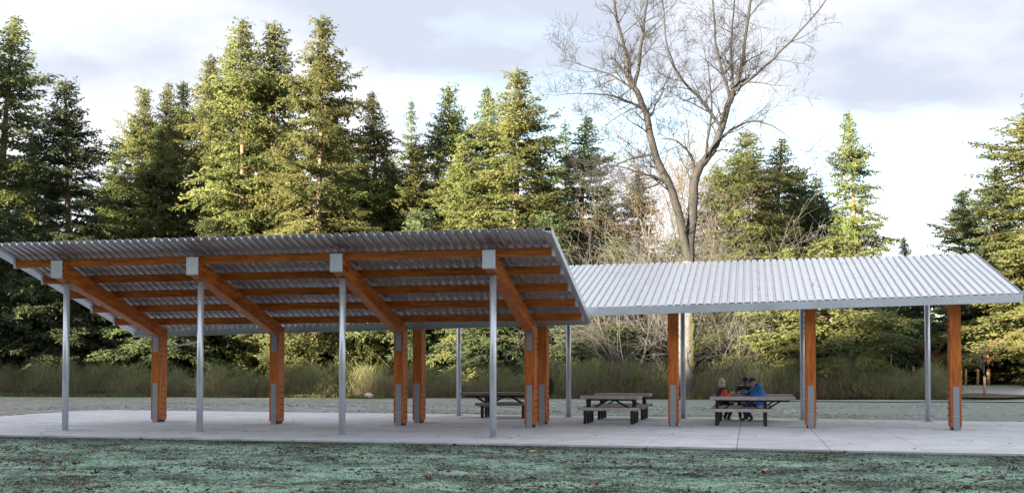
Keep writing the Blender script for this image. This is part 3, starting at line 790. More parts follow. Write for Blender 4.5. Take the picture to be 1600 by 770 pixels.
for li, (P, r0, r1) in enumerate(limbs):
    P = [Vector(p) for p in P]
    # smooth the polyline
    Q = []
    for i in range(len(P)-1):
        a, b = P[i], P[i+1]; t0 = (P[i+1]-P[max(i-1, 0)])*0.5; t1 = (P[min(i+2, len(P)-1)]-P[i])*0.5
        for s in range(4):
            u = s/4; h1 = 2*u**3-3*u**2+1; h2 = u**3-2*u**2+u; h3 = -2*u**3+3*u**2; h4 = u**3-u**2
            Q.append(a*h1+t0*h2+b*h3+t1*h4)
    Q.append(P[-1])
    for q in Q[1:-1]: q += Vector((rb.uniform(-1, 1), rb.uniform(-1, 1), 0))*0.06
    m = len(Q); rads = [(r0+(r1-r0)*i/(m-1))*(0.88 if li else 1.0) for i in range(m)]
    if li == 0: rads[0] *= 1.35; rads[1] *= 1.2
    if li == 0:
        tk.tube(Q, rads, 12, False); continue
    MB().tube(Q, rads, 10 if r0 > 0.2 else 6, False).obj('limb', 'twig_bark', BT, True)  # limbs coloured darker than the trunk to suggest backlight
    n = {True: 9, False: 13}[r0 > 0.2]
    for k in range(n):
        u = rb.uniform(0.12, 1.0); i = min(m-2, int(u*(m-1))); t = (Q[i+1]-Q[i]).normalized()
        s = t.orthogonal().normalized(); s.rotate(Matrix.Rotation(rb.uniform(0, 6.28), 3, t))
        nd = (t*0.55+s*0.8+Vector((0, 0, 0.12))).normalized()
        grow(fine, Q[i], nd, rb.uniform(1.3, 3.6)*(1.2-0.4*u), min(0.05, rads[i]*0.45), 2, rb, 0.015, 0.22, 6, 0.0075)
    grow(fine, Q[-1], (Q[-1]-Q[-2]).normalized(), 2.6, rads[-1], 2, rb, 0.02, 0.2, 7, 0.0075)
tko = tk.obj('trunk', 'grey_bark', BT, True)
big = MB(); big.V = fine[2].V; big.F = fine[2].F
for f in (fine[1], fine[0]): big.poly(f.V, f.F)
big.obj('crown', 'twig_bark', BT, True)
ms = MB()
for k in range(10):
    z = 1.8+k*0.33
    ms.ball((1.95+0.40+rb.uniform(-0.05, 0.04), -0.28, z), (0.16, 0.2, 0.30), 8, 6, 0.25, rb)
ms.obj('moss_patch', 'moss', tko, True)

def bare_shrub(name, loc, H, stems, seed, mat, label, lean=0.7, gravity=-0.05, group=None, kids=6, thick=0.05, cat='shrub', depth=2):
    rr = random.Random(seed)
    root = empty(name, loc); tag(root, label, cat, group)
    mb = [MB(), MB(), MB()]; st = MB()
    for s in range(stems):
        a = rr.uniform(0, 6.28); d = Vector((math.cos(a)*lean*rr.uniform(0.3, 1.2), math.sin(a)*lean*rr.uniform(0.3, 1.2), 1)).normalized()
        p = Vector((math.cos(a)*0.2, math.sin(a)*0.2, -0.1))
        grow(mb, p, d, H*rr.uniform(0.65, 1.15), thick*rr.uniform(0.7, 1.2), depth, rr, gravity, 0.16, kids, 0.007, 0.7, 4)
    mb[2].obj('stems', mat, root, True)
    tw = MB(); tw.poly(mb[1].V, mb[1].F); tw.poly(mb[0].V, mb[0].F)
    if tw.V: tw.obj('crown', mat, root, True)
    return root
gz = ground_z
bare_shrub('bare_shrub', (1.0, 48.5, gz(1.0, 48.5)), 11.0, 19, 3, 'pale_twig', 'leafless thicket of thin arching stems right behind the tall bare tree', 0.5, -0.03, None, 9, 0.04)
bare_shrub('bare_shrub', (-2.0, 47.5, gz(-2.0, 47.5)), 9.5, 15, 9, 'pale_twig', 'leafless thicket on the near-roof side of the tall bare tree', 0.6, -0.04, None, 8, 0.035)
bare_shrub('bare_shrub', (4.9, 48.0, gz(4.9, 48.0)), 9.5, 13, 14, 'pale_twig', 'pale leafless thicket on the far side of the tall bare tree', 0.6, -0.045, None, 8, 0.035)
bare_shrub('bare_shrub', (3.4, 44.6, gz(3.4, 44.6)), 6.5, 5, 23, 'pale_twig', 'pale drooping bare branches beside the tall tree trunk', 0.7, -0.09, None, 7, 0.03)
bare_shrub('bare_shrub', (-1.6, 45.0, gz(-1.6, 45)), 5.5, 6, 27, 'pale_twig', 'pale bare branches seen between the far shelter posts over the brush', 0.9, -0.08, None, 7, 0.03)
bare_shrub('bare_shrub', (-7.4, 44.6, gz(-7.4, 44.6)), 3.6, 4, 31, 'pale_twig', 'small pale bare shrub behind the lone steel post', 0.9, -0.06, None, 6, 0.025)
bare_shrub('bare_shrub', (11.6, 45.2, gz(11.6, 45.2)), 4.0, 5, 37, 'pale_twig', 'small pale bare shrub in the brush under the far shelter', 0.9, -0.06, None, 6, 0.025)
# tan, still leafy trees behind the bare tree
def leafy(loc, H, seed, label, mat='dry_leaves', nleaf=15000, rx=3.0):
    rr = random.Random(seed); root = empty('broadleaf_tree', loc); tag(root, label, 'tree')
    mb = [MB(), MB(), MB()]
    for s in range(4):
        a = 1.6*s+rr.uniform(0, 1); d = Vector((0.22*math.cos(a), 0.22*math.sin(a), 1)).normalized()
        grow(mb, Vector((0.15*math.cos(a), 0.15*math.sin(a), -0.2)), d, H*rr.uniform(0.7, 0.95), 0.14, 2, rr, 0.01, 0.1, 9, 0.01, 0.7, 5)
    mb[2].obj('trunk', 'pale_twig', root, True)
    tw = MB(); tw.poly(mb[1].V, mb[1].F); tw.poly(mb[0].V, mb[0].F); tw.obj('branches', 'pale_twig', root, True)
    rn = np.random.RandomState(seed)
    pts = np.array(mb[0].V)[rn.randint(0, len(mb[0].V), nleaf)]+rn.normal(0, 0.18, (nleaf, 3))
    pts = pts[pts[:, 2] > H*0.25]
    n = len(pts); a = rn.normal(0, 1, (n, 3)); a /= np.linalg.norm(a, axis=1)[:, None]; b = np.cross(a, rn.normal(0, 1, (n, 3))); b /= np.linalg.norm(b, axis=1)[:, None]
    sz = rn.uniform(0.03, 0.065, (n, 1))
    V = np.stack([pts-a*sz, pts+b*sz*0.7, pts+a*sz, pts-b*sz*0.7], 1).reshape(-1, 3)
    F = np.arange(4*n).reshape(n, 4)
    link_me('crown', np_mesh('crown', V, F, np.repeat(rn.uniform(0, 1, n), 4)), mat, root)
leafy((-1.2, 62.0, gz(-1.2, 62)), 20.5, 51, 'tan-leaved broadleaf tree glowing behind the left limb of the bare tree')
leafy((1.8, 60.0, gz(1.8, 60)), 17.5, 52, 'tan-leaved broadleaf tree glowing in the fork of the bare tree')

# brush belt: thin upright broom stems nobody could count
def blades(name, mat, pts, h, w, lean, label, tone_fn=None, seed=1, segs=1):
    rn = np.random.RandomState(seed); n = len(pts)
    a = rn.uniform(0, 6.283, n); ln = rn.normal(0, lean, (n, 2)); hh = h*rn.uniform(0.6, 1.15, n) if np.isscalar(h) else h
    ww = w*rn.uniform(0.6, 1.4, n)
    dx, dy = np.cos(a)*ww, np.sin(a)*ww
    b0 = pts+np.stack([dx, dy, np.zeros(n)], 1); b1 = pts-np.stack([dx, dy, np.zeros(n)], 1)
    top = pts+np.stack([ln[:, 0]*hh, ln[:, 1]*hh, hh], 1)
    t0 = top+np.stack([dx, dy, np.zeros(n)], 1)*0.5; t1 = top-np.stack([dx, dy, np.zeros(n)], 1)*0.5
    V = np.stack([b0, b1, t1, t0], 1).reshape(-1, 3); F = np.arange(4*n).reshape(n, 4)
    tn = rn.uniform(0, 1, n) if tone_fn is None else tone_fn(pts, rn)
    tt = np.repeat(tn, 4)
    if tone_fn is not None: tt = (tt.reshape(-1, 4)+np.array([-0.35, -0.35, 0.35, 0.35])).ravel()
    o = link_me(name, np_mesh(name, V, F, np.clip(tt, 0, 1)), mat); o['kind'] = 'stuff'; o['label'] = label
    return o
rn = np.random.RandomState(19)
def brush_points():
    P, Hh = [], []
    # clump centres along the belt
    cl = []
    for x in np.arange(-49.5, -14.5, 0.36): cl.append((x+rn.uniform(-0.5, 0.5), 42.4+rn.uniform(-0.6, 2.6), rn.uniform(1.2, 2.5)))
    for x in np.arange(-14.5, -8, 0.36): cl.append((x+rn.uniform(-0.5, 0.5), 43.0+rn.uniform(-0.4, 2.6), rn.uniform(1.0, 2.2)))
    for x in np.arange(-8, 17.5, 0.34): cl.append((x+rn.uniform(-0.5, 0.5), 42.6+rn.uniform(-0.6, 2.6), rn.uniform(1.3, 2.8)))
    for cx, cy, h in cl:
        if abs(cx-1.9) < 1.2: cy += 2.6
        n = 760
        q = np.stack([rn.normal(cx, 0.55, n), rn.normal(cy, 0.5, n)], 1)
        r2 = ((q[:, 0]-cx)**2+(q[:, 1]-cy)**2)/0.9
        z0 = rn.uniform(0, 1, n)**1.05*h*0.86*np.sqrt(np.clip(1.05-r2*0.6, 0.2, 1))
        hh = np.maximum(0.14, h*(1-0.35*np.clip(r2, 0, 1))*rn.uniform(0.08, 0.26, n))
        hh = np.minimum(hh, h*1.05-z0)
        gzv = np.array([ground_z(a, b) for a, b in ((cx, cy),)])[0]
        P.append(np.column_stack([q, gzv+z0])); Hh.append(np.maximum(hh, 0.15))
    return np.vstack(P), np.concatenate(Hh)
bp, bh = brush_points()
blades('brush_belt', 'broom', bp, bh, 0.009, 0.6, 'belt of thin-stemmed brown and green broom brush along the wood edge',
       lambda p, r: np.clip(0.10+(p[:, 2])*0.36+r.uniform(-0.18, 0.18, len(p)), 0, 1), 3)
# rough grass strip at the foot of the brush
n = 9000
gx = rn.uniform(-44, 16, n); gy = rn.uniform(39.6, 42.0, n)
keep = np.array([mnoise.noise((a*0.25, b*0.6, 3.0)) > 0.05+0.010*(a+20) for a, b in zip(gx, gy)]); gx, gy = gx[keep], gy[keep]
blades('grass', 'meadow_grass', np.column_stack([gx, gy, [ground_z(a, b)-0.02 for a, b in zip(gx, gy)]]), 0.22, 0.035, 0.4, 'rough green grass at the foot of the brush belt', None, 8)

# ------------------------------------------------------------------ far right: path, mulch bed, young trees
def sheet(name, pts, mat, lift, label):
    """flat patch draped on the ground"""
    n = len(pts); cx = sum(p[0] for p in pts)/n; cy = sum(p[1] for p in pts)/n
    V, F = [(cx, cy, ground_z(cx, cy)+lift)], []
    rings = 6
    for r_ in range(1, rings+1):
        for p in pts:
            x, y = cx+(p[0]-cx)*r_/rings, cy+(p[1]-cy)*r_/rings
            V.append((x, y, ground_z(x, y)+lift))
    for k in range(n): F.append((0, 1+k, 1+(k+1) % n))
    for r_ in range(rings-1):
        for k in range(n):
            a, b = 1+r_*n+k, 1+r_*n+(k+1) % n; F.append((a, a+n, b+n, b))
    o = link_mesh(name, V, F, mat, None, True); o['kind'] = 'structure'; o['label'] = label
    return o
def strip(x0, x1, yf0, yf1, step=1.0):
    V, F = [], []
    X = np.arange(x0, x1+0.01, step)
    for x in X:
        a, b = yf0(x), yf1(x)
        for t in range(7):
            y = a+(b-a)*t/6; V.append((x, y, ground_z(x, y)+0.05))
    for i in range(len(X)-1):
        for t in range(6):
            q = i*7+t; F.append((q, q+7, q+8, q+1))
    return V, F
V, F = strip(4, 60, lambda x: 36.2+0.3*math.sin(x*0.4)-0.12*max(0, x-14), lambda x: 38.6+0.25*math.sin(x*0.55)+0.25*max(0, x-14))
o = link_mesh('gravel_path', V, F, 'path_gravel', None, True); o['kind'] = 'structure'; o['label'] = 'pale gravel path beyond the hydroseed'
V, F = strip(17.5, 60, lambda x: 46.5+0.3*math.sin(x*0.4), lambda x: 57.5+0.3*math.sin(x*0.5))
o = link_mesh('gravel_yard', V, F, 'path_gravel', None, True); o['kind'] = 'structure'; o['label'] = 'pale gravel yard around the young trees'
sheet('mulch_bed', [(19.6+2.6*math.cos(a)*(1+0.12*math.sin(3*a)), 46.8+2.2*math.sin(a)*(1+0.1*math.cos(4*a))) for a in np.linspace(0, 6.283, 25)[:-1]], 'bark_mulch', 0.10, 'brown bark mulch bed around the nearest young tree')
def sapling(x, y, H, wrap, seed, twig, label, wr=0.09):
    rr = random.Random(seed); z = ground_z(x, y)+0.03; root = empty('young_tree', (x, y, z)); tag(root, label, 'young tree', 'young trees with wrapped trunks')
    mb = [MB(), MB(), MB()]
    pts = [(0, 0, -0.1), (0.02, 0.01, H*0.3), (0.0, 0.03, H*0.6), (0.03, 0, H)]
    MB().tube(pts, [0.035, 0.03, 0.02, 0.008], 6, False).obj('trunk', twig, root, True)
    for k in range(11):
        u = rr.uniform(0.42, 0.98); a = rr.uniform(0, 6.28)
        grow(mb, Vector((0.01, 0.01, H*u)), Vector((0.65*math.cos(a), 0.65*math.sin(a), 1)).normalized(), H*rr.uniform(0.2, 0.4)*(1.25-u*0.6), 0.014, 1, rr, 0.02, 0.12, 5, 0.011, 0.6, 3)
    cr = MB(); [cr.poly(m.V, m.F) for m in mb]; cr.obj('crown', twig, root, True)
    if wrap: MB().tube([(0, 0, 0), (0.01, 0, wrap*0.5), (0.015, 0.01, wrap)], [wr, wr*0.95, wr*0.9], 10).obj('trunk_wrap', 'trunk_wrap', root, True)
sapling(22.04, 58, 2.7, 1.1, 1, 'red_twig', 'young tree with bright sunlit trunk wrap and red twigs, last in the row', 0.13)
sapling(19.64, 47, 2.9, 1.2, 2, 'twig_bark', 'young tree with orange wrap standing in the bark mulch bed', 0.08)
sapling(21.38, 58.2, 2.6, 1.05, 3, 'twig_bark', 'young tree with dull wrap just before the red-twigged one')
sapling(20.62, 58.4, 2.5, 1.1, 4, 'twig_bark', 'young tree with dull wrap, close beside the end wooden post')
sapling(20.25, 58.0, 2.3, 1.1, 5, 'twig_bark', 'thin young tree nearest the end wooden post', 0.06)
sapling(18.63, 58, 2.4, 1.0, 6, 'red_twig', 'red-twigged young tree between the end steel post and the end wooden post', 0.1)
sapling(17.9, 58.5, 3.1, 1.2, 7, 'red_twig', 'red-twigged young tree just behind the end steel post', 0.1)
sapling(17.2, 59, 3.4, 1.3, 8, 'twig_bark', 'young tree before the end steel post, rising above the brush', 0.08)
sapling(15.63, 58.6, 3.0, 2.2, 9, 'pale_twig', 'young tree with a pale top rising above the brush under the far roof', 0.06)
def rock(x, y, sx, sy, sz, seed, mat, label):
    rr = random.Random(seed); mb = MB(); mb.ball((0, 0, sz*0.75), (sx, sy, sz), 12, 8, 0.0)
    V = []
    for v in mb.V:
        p = Vector(v); k = 1+0.22*mnoise.noise((p*1.6/max(sx, sz))+Vector((seed, 0, 0)))
        V.append((p.x*k, p.y*k, (p.z-sz*0.75)*k*(1-0.35*max(0, p.x/sx))+sz*0.75))
    o = link_mesh('boulder', V, mb.F, mat, None, True, (x, y, ground_z(x, y))); tag(o, label, 'boulder')
rock(-17.15, 40.0, 0.30, 0.26, 0.20, 2, 'boulder', 'pale pinkish boulder lying at the foot of the brush')
rock(24.9, 59.0, 0.9, 0.6, 0.36, 5, 'sandy_boulder', 'yellowish boulder at the edge beyond the young trees')

# ------------------------------------------------------------------ loose stuff on the ground
def crumbs(name, mat, n, xr, yr, size, label, seed, flat=0.5, keep=None, yfun=None):
    rn = np.random.RandomState(seed)
    x = rn.uniform(xr[0], xr[1], n); y = rn.uniform(yr[0], yr[1], n)
    if keep is not None:
        k = np.array([keep(a, b) for a, b in zip(x, y)]); x, y = x[k], y[k]
    n = len(x); z = np.array([ground_z(a, b) for a, b in zip(x, y)])
    s = size*rn.lognormal(0, 0.45, n)
    base = np.array([(1, 0, 0), (-0.5, 0.87, 0), (-0.5, -0.87, 0), (0, 0, 1.0), (0, 0, -0.6)])
    a = rn.uniform(0, 6.283, n); ca, sa = np.cos(a), np.sin(a)
    B = np.repeat(base[None], n, 0)*rn.uniform(0.6, 1.4, (n, 5, 1))
    X = (B[:, :, 0]*ca[:, None]-B[:, :, 1]*sa[:, None])*s[:, None]*rn.uniform(0.7, 1.8, (n, 1))+x[:, None]
    Y = (B[:, :, 0]*sa[:, None]+B[:, :, 1]*ca[:, None])*s[:, None]+y[:, None]
    Z = B[:, :, 2]*s[:, None]*flat+z[:, None]
    V = np.stack([X, Y, Z], 2).reshape(-1, 3)
    f = np.array([(0, 1, 3), (1, 2, 3), (2, 0, 3), (1, 0, 4), (2, 1, 4), (0, 2, 4)])
    F = (f[None]+np.arange(n)[:, None, None]*5).reshape(-1, 3)
    o = link_me(name, np_mesh(name, V, F, np.repeat(rn.uniform(0, 1, n), 5)), mat); o['kind'] = 'stuff'; o['label'] = label
    return o
def inview(a, b): return abs((a-5.7686)*0.978+(b+24.79)*0.21) < ((b+24.79)*0.978-(a-5.77)*0.21)*0.5
crumbs('soil_crumbs', 'soil_crumbs', 22000, (-13, 15), (-12.5, -1.75), 0.016, 'crumbs of dark soil in the hydroseed', 4, 0.7,
       lambda a, b: inview(a, b) and mnoise.noise((a*0.5, b*1.4, 7.0)) > -0.02)
def fibres(n, seed):
    rn = np.random.RandomState(seed)
    x = rn.uniform(-13, 15, n); y = -1.9-10.6*rn.uniform(0, 1, n)**1.0
    k = np.array([inview(a, b) and mnoise.noise((a*0.5, b*1.4, 7.0)) < 0.30 for a, b in zip(x, y)]); x, y = x[k], y[k]; n = len(x)
    z = np.array([ground_z(a, b) for a, b in zip(x, y)])
    return np.column_stack([x, y, z-0.004])
blades('hydroseed_fibre', 'mulch_fibre', fibres(60000, 6), 0.024, 0.008, 0.9, 'matted pale green hydroseed fibre over the soil', None, 12)
crumbs('gravel', 'stones', 26000, (-22, 16), (11.9, 30), 0.03, 'pale stones scattered in the soil behind the slab', 5, 0.5,
       lambda a, b: mnoise.noise((a*0.12, b*0.3, 2.0)) > -0.12+0.025*(a-2)*(a > 2))

# fallen maple leaves
rl = random.Random(3)
def leaf_mesh(seed):
    rr = random.Random(seed); pts = []
    lob = [(0.0, 1.0), (0.35, 0.45), (0.62, 0.92), (1.0, 0.42), (1.35, 0.8), (1.9, 0.35), (2.5, 0.45), (3.14, 0.12)]
    ang = [a for a, _ in lob]+[6.283-a for a, _ in lob[-2:0:-1]]; rad = [q for _, q in lob]+[q for _, q in lob[-2:0:-1]]
    V = [(0, 0, 0.10)]
    for a, q in zip(ang, rad):
        q *= rr.uniform(0.85, 1.15); x, y = q*math.sin(a), q*math.cos(a)
        V.append((x, y, 0.06+rr.uniform(0.0, 0.45)*q))
    n = len(V)-1
    F = [(0, 1+k, 1+(k+1) % n) for k in range(n)]
    me = bpy.data.meshes.new('fallen_leaf'); me.from_pydata(V, [], F); me.update(); return me
LM = [leaf_mesh(i) for i in range(5)]
for q, m_ in enumerate(LM): m_.materials.append(MATS['fallen_leaf' if q != 3 else 'fallen_leaf_pale'])
def put_leaf(x, y, s, on_slab, grp, lab, flat=1.0):
    me = rl.choice(LM); o = bpy.data.objects.new('fallen_leaf', me); COL.objects.link(o)
    z = floor_z(x, y)+0.001 if on_slab else ground_z(x, y)+0.012
    o.location = (x, y, z); o.rotation_euler = (rl.uniform(-0.2, 0.2)*flat, rl.uniform(-0.2, 0.2)*flat, rl.uniform(0, 6.28))
    o.scale = (s, s*rl.uniform(0.7, 1.1), s*rl.uniform(0.6, 1.4)*flat); tag(o, lab, 'leaf', grp)
for k in range(16):
    X, q = rl.uniform(1.8, 11.8), rl.uniform(-0.5, 5.0); x = XR-X
    o = bpy.data.objects.new('fallen_leaf', rl.choice(LM)); COL.objects.link(o)
    o.location = (X, YR-q, 4.3135-0.2773*q+0.568-0.0085*(x+4*BAY+1.5413)+0.092); o.rotation_euler = (0.27, 0, rl.uniform(0, 6.28)); e = rl.uniform(0.03, 0.06); o.scale = (e, e, e*0.5)
    tag(o, 'small dry fallen leaf lying on the pale ribbed roof', 'leaf', 'leaves on the far roof')
cnt = 0
while cnt < 170:
    x, y = rl.uniform(-12, 13), rl.uniform(-11.5, -2.2)
    if not inview(x, y): continue
    if mnoise.noise((x*0.35, y*0.4, 12.0)) < -0.15: continue
    put_leaf(x, y, rl.choice((0.06, 0.08, 0.10, 0.12, 0.14)), False, 'leaves on the hydroseed', 'curled brown fallen leaf lying on the green hydroseed', 1.05); cnt += 1
for k in range(85):
    x, y = rl.uniform(-13, 14), rl.uniform(-1.3, 10.5)
    put_leaf(x, y, rl.uniform(0.04, 0.09), True, 'leaves on the slab', 'small dry fallen leaf lying on the concrete slab', 0.6)
for k in range(3):
    x, y, L = [(-1.2, -10.0, 0.45), (3.4, -8.2, 0.3), (-3.3, -7.6, 0.3)][k]
    a = [0.15, 1.0, 2.2][k]; z = ground_z(x, y)+0.02
    o = MB().tube([(0, 0, 0), (L*0.5*math.cos(a), L*0.5*math.sin(a), 0.012), (L*math.cos(a), L*math.sin(a), 0)], [0.02, 0.018, 0.012], 6).obj('stick', 'dead_wood', None, True, (x, y, z))
    tag(o, ['thickest grey stick lying in the hydroseed', 'short thin stick lying in the hydroseed towards the centre', 'short stick lying in the hydroseed away from the others'][k], 'stick')

# ------------------------------------------------------------------ people
def skin_body(name, parent, J, E, mats, base_mats):
    """J: name -> (pos, radius); E: edges (a, b, material index)"""
    names = list(J); idx = {n: i for i, n in enumerate(names)}
    me = bpy.data.meshes.new(name+'_rig'); me.from_pydata([J[n][0] for n in names], [(idx[a], idx[b]) for a, b, _ in E], []); me.update()
    ob = bpy.data.objects.new(name+'_rig', me); COL.objects.link(ob)
    md = ob.modifiers.new('skin', 'SKIN'); md.use_smooth_shade = True
    sk = me.skin_vertices[0].data
    for n in names:
        rr = J[n][1]; sk[idx[n]].radius = rr if isinstance(rr, tuple) else (rr, rr)
    sk[idx['pelvis']].use_root = True
    sub = ob.modifiers.new('sub', 'SUBSURF'); sub.levels = 1; sub.render_levels = 1
    dg = bpy.context.evaluated_depsgraph_get(); dg.update()
    bm_ = bpy.data.meshes.new_from_object(ob.evaluated_get(dg)); bm_.name = name
    bpy.data.objects.remove(ob); bpy.data.meshes.remove(me)
    bm_.materials.clear()
    for m in base_mats: bm_.materials.append(MATS[m])
    seg = [(np.array(J[a][0]), np.array(J[b][0]), mi) for a, b, mi in E]
    for p in bm_.polygons:
        c = np.array(p.center); best, bi = 1e9, 0
        for a, b, mi in seg:
            ab = b-a; t = max(0, min(1, float((c-a)@ab)/float(ab@ab+1e-9))); d = np.linalg.norm(c-a-ab*t)
            if d < best: best, bi = d, mi
        p.material_index = bi; p.use_smooth = True
    o = bpy.data.objects.new(name, bm_); COL.objects.link(o); o.parent = parent
    return o
def hand(parent, wrist, direction, mat, curl=0.6):
    mb = MB(); d = Vector(direction).normalized(); s = d.cross(Vector((0, 0, 1))); s = s.normalized() if s.length > 0.1 else Vector((1, 0, 0)); u = s.cross(d)
    w = Vector(wrist)
    mb.tube([w-d*0.02, w+d*0.04, w+d*0.085], [0.026, 0.038, 0.034], 8)
    for k, L in enumerate((0.068, 0.078, 0.074, 0.058)):
        b = w+d*0.08+s*(-0.027+0.018*k); d2 = (d-u*curl).normalized(); d3 = (d*0.4-u*curl*1.6).normalized()
        mb.tube([b, b+d*L*0.4, b+d*L*0.4+d2*L*0.35, b+d*L*0.4+d2*L*0.35+d3*L*0.3], [0.0095, 0.009, 0.008, 0.006], 6)
    b = w+d*0.03+s*0.03
    mb.tube([b, b+(d+s*0.9).normalized()*0.035, b+(d*1.2+s*0.6-u*0.5).normalized()*0.06], [0.012, 0.010, 0.008], 6)
    return mb.obj('hand', mat, parent, True)
def person(label, base, face, joints, cloth, headwear, skin='skin', hair=None):
    """joints are world positions; face = unit direction the head looks"""
    root = empty('person', base); tag(root, label, 'person')
    B = Vector(base)
    P = {k: tuple(Vector(v)-B) for k, v in joints.items()}
    hd = Vector(P['head']); f = Vector(face).normalized(); sd = f.cross(Vector((0, 0, 1))).normalized()
    J = dict(pelvis=(P['pelvis'], (0.165, 0.14)), belly=(tuple(Vector(P['pelvis']).lerp(Vector(P['chest']), 0.5)), (0.165, 0.135)), chest=(P['chest'], (0.185, 0.135)),
             neck0=(tuple(Vector(P['neck'])-Vector((0, 0, 0.04))), 0.075), neck=(P['neck'], 0.055),
             jaw=(tuple(hd+f*0.012-Vector((0, 0, 0.07))), (0.066, 0.074)), head=(tuple(hd), (0.080, 0.096)), top=(tuple(hd+Vector((0, 0, 0.075))-f*0.008), (0.066, 0.08)))
    E = [('pelvis', 'belly', 1), ('belly', 'chest', 1), ('chest', 'neck0', 1), ('neck0', 'neck', 0), ('neck', 'jaw', 0), ('jaw', 'head', 0), ('head', 'top', 0)]
    for s in 'lr':
        J['sh'+s] = (P['sh'+s], 0.082); J['el'+s] = (P['el'+s], 0.060); J['wr'+s] = (P['wr'+s], 0.036)
        J['hip'+s] = (P['hip'+s], 0.115); J['kn'+s] = (P['kn'+s], 0.075); J['an'+s] = (P['an'+s], 0.048); J['to'+s] = (P['to'+s], 0.042)
        E += [('chest', 'sh'+s, 1), ('sh'+s, 'el'+s, 2), ('el'+s, 'wr'+s, 2), ('pelvis', 'hip'+s, 3), ('hip'+s, 'kn'+s, 3), ('kn'+s, 'an'+s, 3), ('an'+s, 'to'+s, 4)]
    body = skin_body('body', root, J, E, None, [skin]+cloth)
    for s in 'lr': hand(root, P['wr'+s], Vector(P['wr'+s])-Vector(P['el'+s]), skin)
    fm = MB()
    fm.tube([hd+f*0.09+Vector((0, 0, 0.012)), hd+f*0.118-Vector((0, 0, 0.028))], [0.009, 0.017], 6)
    for q in (-1, 1): fm.ball(tuple(hd+sd*q*0.083-Vector((0, 0, 0.015))), (0.014, 0.022, 0.03), 6, 5)
    fm.obj('nose_and_ears', skin, root, True)
    em = MB()
    for q in (-1, 1): em.ball(tuple(hd+f*0.088+sd*q*0.033+Vector((0, 0, 0.012))), (0.012, 0.012, 0.009), 6, 5)
    em.obj('eyes', 'dark_detail', root, True)
    mm = MB(); mm.tube([hd+f*0.088-sd*0.024-Vector((0, 0, 0.068)), hd+f*0.096-Vector((0, 0, 0.07)), hd+f*0.088+sd*0.024-Vector((0, 0, 0.068))], 0.007, 5); mm.obj('mouth', 'lips', root, True)
    if headwear == 'cap':
        cp = MB(); c = hd+Vector((0, 0, 0.045))-f*0.005; nu, nv = 14, 6; V, F = [], []
        for j in range(nv+1):
            th = math.pi/2*j/nv
            for i in range(nu):
                ph = 2*math.pi*i/nu; e = f*(math.cos(ph)*0.112)+sd*(math.sin(ph)*0.096)
                V.append(tuple(c+e*math.cos(th)+Vector((0, 0, 0.10*math.sin(th)))))
        for j in range(nv):
            for i in range(nu): F.append((j*nu+i, j*nu+(i+1) % nu, (j+1)*nu+(i+1) % nu, (j+1)*nu+i))
        cp.poly(V, F); co = cp.obj('cap', 'navy_cloth', root, True)
        br = MB(); V = []
        for k in range(9):
            a = -1.1+2.2*k/8; V.append(tuple(c+f*(0.105*math.cos(a))+sd*(0.095*math.sin(a))))
        for k in range(9):
            a = -1.1+2.2*k/8; V.append(tuple(c+f*(0.09+0.10*math.cos(a))+sd*(0.09*math.sin(a))-Vector((0, 0, 0.022))))
        br.poly(V, [(k, k+1, k+10, k+9) for k in range(8)]); bo = br.obj('brim', 'navy_cloth', co, True)
        md = bo.modifiers.new('t', 'SOLIDIFY'); md.thickness = 0.006
    elif headwear == 'hair':
        rr = random.Random(2); h = MB()
        h.ball(tuple(hd+Vector((0, 0, 0.025))-f*0.028), (0.098, 0.098, 0.115), 14, 9, 0.05, rr)
        for k in range(16):
            a = math.pi*0.5+math.pi*k/15; e = f*math.cos(a)+sd*math.sin(a); p0 = hd+e*0.085-f*0.01+Vector((0, 0, 0.02))
            h.tube([p0, p0+e*0.015-Vector((0, 0, 0.09)), p0+e*0.005-Vector((0, 0, 0.17+rr.uniform(0, 0.04)))], [0.03, 0.032, 0.012], 6)
        h.obj('hair', hair, root, True)
    return root
fz = 0.065
person('seated person with blond hair in a black vest with orange sleeves', (4.88, 9.15, fz), (0.72, 0.69, -0.12), dict(
    pelvis=(4.86, 9.15, 0.63), chest=(4.90, 9.17, 0.93), neck=(4.93, 9.19, 1.10), head=(4.95, 9.21, 1.215),
    shl=(4.84, 9.33, 1.0), shr=(5.01, 9.03, 1.0), ell=(4.98, 9.46, 0.80), elr=(5.04, 9.06, 0.74), wrl=(5.20, 9.55, 0.89), wrr=(5.20, 9.30, 0.87),
    hipl=(4.86, 9.25, 0.60), hipr=(4.92, 9.06, 0.60), knl=(5.16, 9.55, 0.56), knr=(5.27, 9.32, 0.54), anl=(4.98, 9.60, 0.13), anr=(5.10, 9.40, 0.12), tol=(5.10, 9.70, 0.105), tor=(5.20, 9.48, 0.105)),
    ['black_cloth', 'orange_cloth', 'black_cloth', 'pale_shoe'], 'hair', 'skin', 'blond_hair')
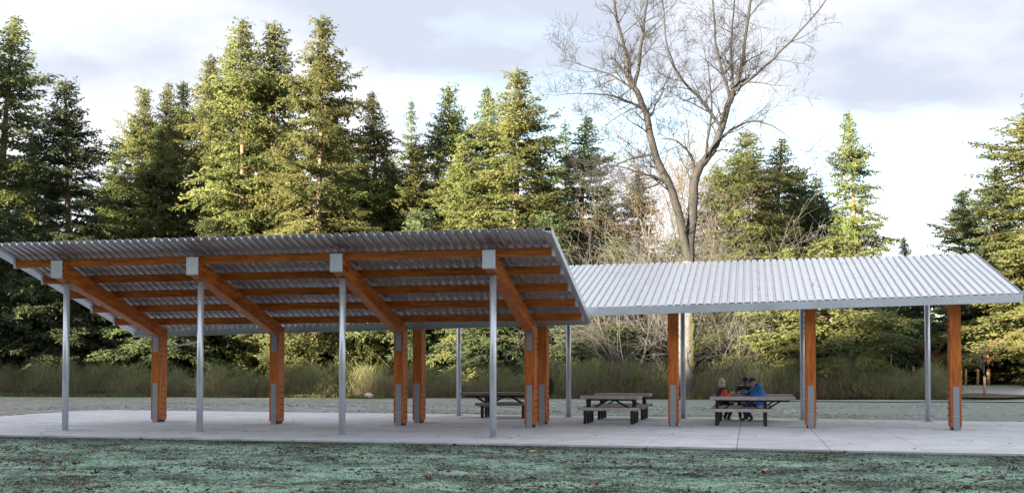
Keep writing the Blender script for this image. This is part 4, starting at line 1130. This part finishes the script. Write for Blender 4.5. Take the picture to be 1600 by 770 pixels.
blue = person('seated person in a bright blue jacket and dark cap, turned sideways', (5.95, 9.12, fz), (-0.86, -0.50, -0.12), dict(
    pelvis=(6.00, 9.14, 0.63), chest=(5.96, 9.12, 0.95), neck=(5.88, 9.09, 1.11), head=(5.82, 9.06, 1.225),
    shl=(5.98, 8.92, 1.02), shr=(5.88, 9.30, 1.02), ell=(5.86, 8.84, 0.76), elr=(5.70, 9.44, 0.88), wrl=(5.62, 8.90, 0.66), wrr=(5.47, 9.58, 0.90),
    hipl=(5.94, 9.03, 0.60), hipr=(5.94, 9.24, 0.60), knl=(5.58, 8.93, 0.57), knr=(5.56, 9.28, 0.56), anl=(5.82, 8.78, 0.14), anr=(5.62, 9.30, 0.13), tol=(5.70, 8.70, 0.11), tor=(5.48, 9.24, 0.11)),
    ['blue_cloth', 'blue_cloth', 'navy_cloth', 'brown_shoe'], 'cap')
hood = MB(); hood.ball((0.02, 0.02, 1.05), (0.14, 0.15, 0.085), 12, 8, 0.08, random.Random(4)); hood.obj('hood', 'blue_cloth', blue, True)
ja = MB(); ja.ball((0.04, 0.0, 0.72), (0.225, 0.21, 0.31), 16, 10, 0.04, random.Random(6)); ja.obj('jacket', 'blue_cloth', blue, True)
person('seated person in a dark green jacket and blue cap, facing the viewer', (5.55, 10.55, fz), (0.05, -1.0, -0.25), dict(
    pelvis=(5.56, 10.56, 0.63), chest=(5.57, 10.47, 0.98), neck=(5.60, 10.40, 1.15), head=(5.62, 10.36, 1.265),
    shl=(5.77, 10.44, 1.06), shr=(5.38, 10.44, 1.06), ell=(5.80, 10.28, 0.86), elr=(5.33, 10.28, 0.88), wrl=(5.64, 10.10, 0.94), wrr=(5.48, 10.10, 0.94),
    hipl=(5.66, 10.52, 0.60), hipr=(5.46, 10.52, 0.60), knl=(5.68, 10.14, 0.54), knr=(5.44, 10.14, 0.54), anl=(5.66, 10.10, 0.14), anr=(5.46, 10.02, 0.14), tol=(5.67, 9.98, 0.11), tor=(5.46, 9.90, 0.11)),
    ['green_cloth', 'green_cloth', 'black_cloth', 'brown_shoe'], 'cap', 'brown_skin')

# dark bag hung on the far side of a wooden post
bag = empty('black_bag', (0.02, 6.48, 0.9)); tag(bag, 'rounded black bag just peeking out from behind a wooden post', 'bag')
mb = MB(); mb.ball((0.10, 0.0, 0.22), (0.165, 0.12, 0.27), 14, 10, 0.03, random.Random(8)); mb.obj('bag_body', 'black_cloth', bag, True)
MB().tube([(0.05, 0, 0.45), (0.03, -0.02, 0.62), (0.06, -0.08, 0.66), (0.10, -0.02, 0.60), (0.12, 0, 0.44)], 0.012, 6).obj('strap', 'black_cloth', bag, True)
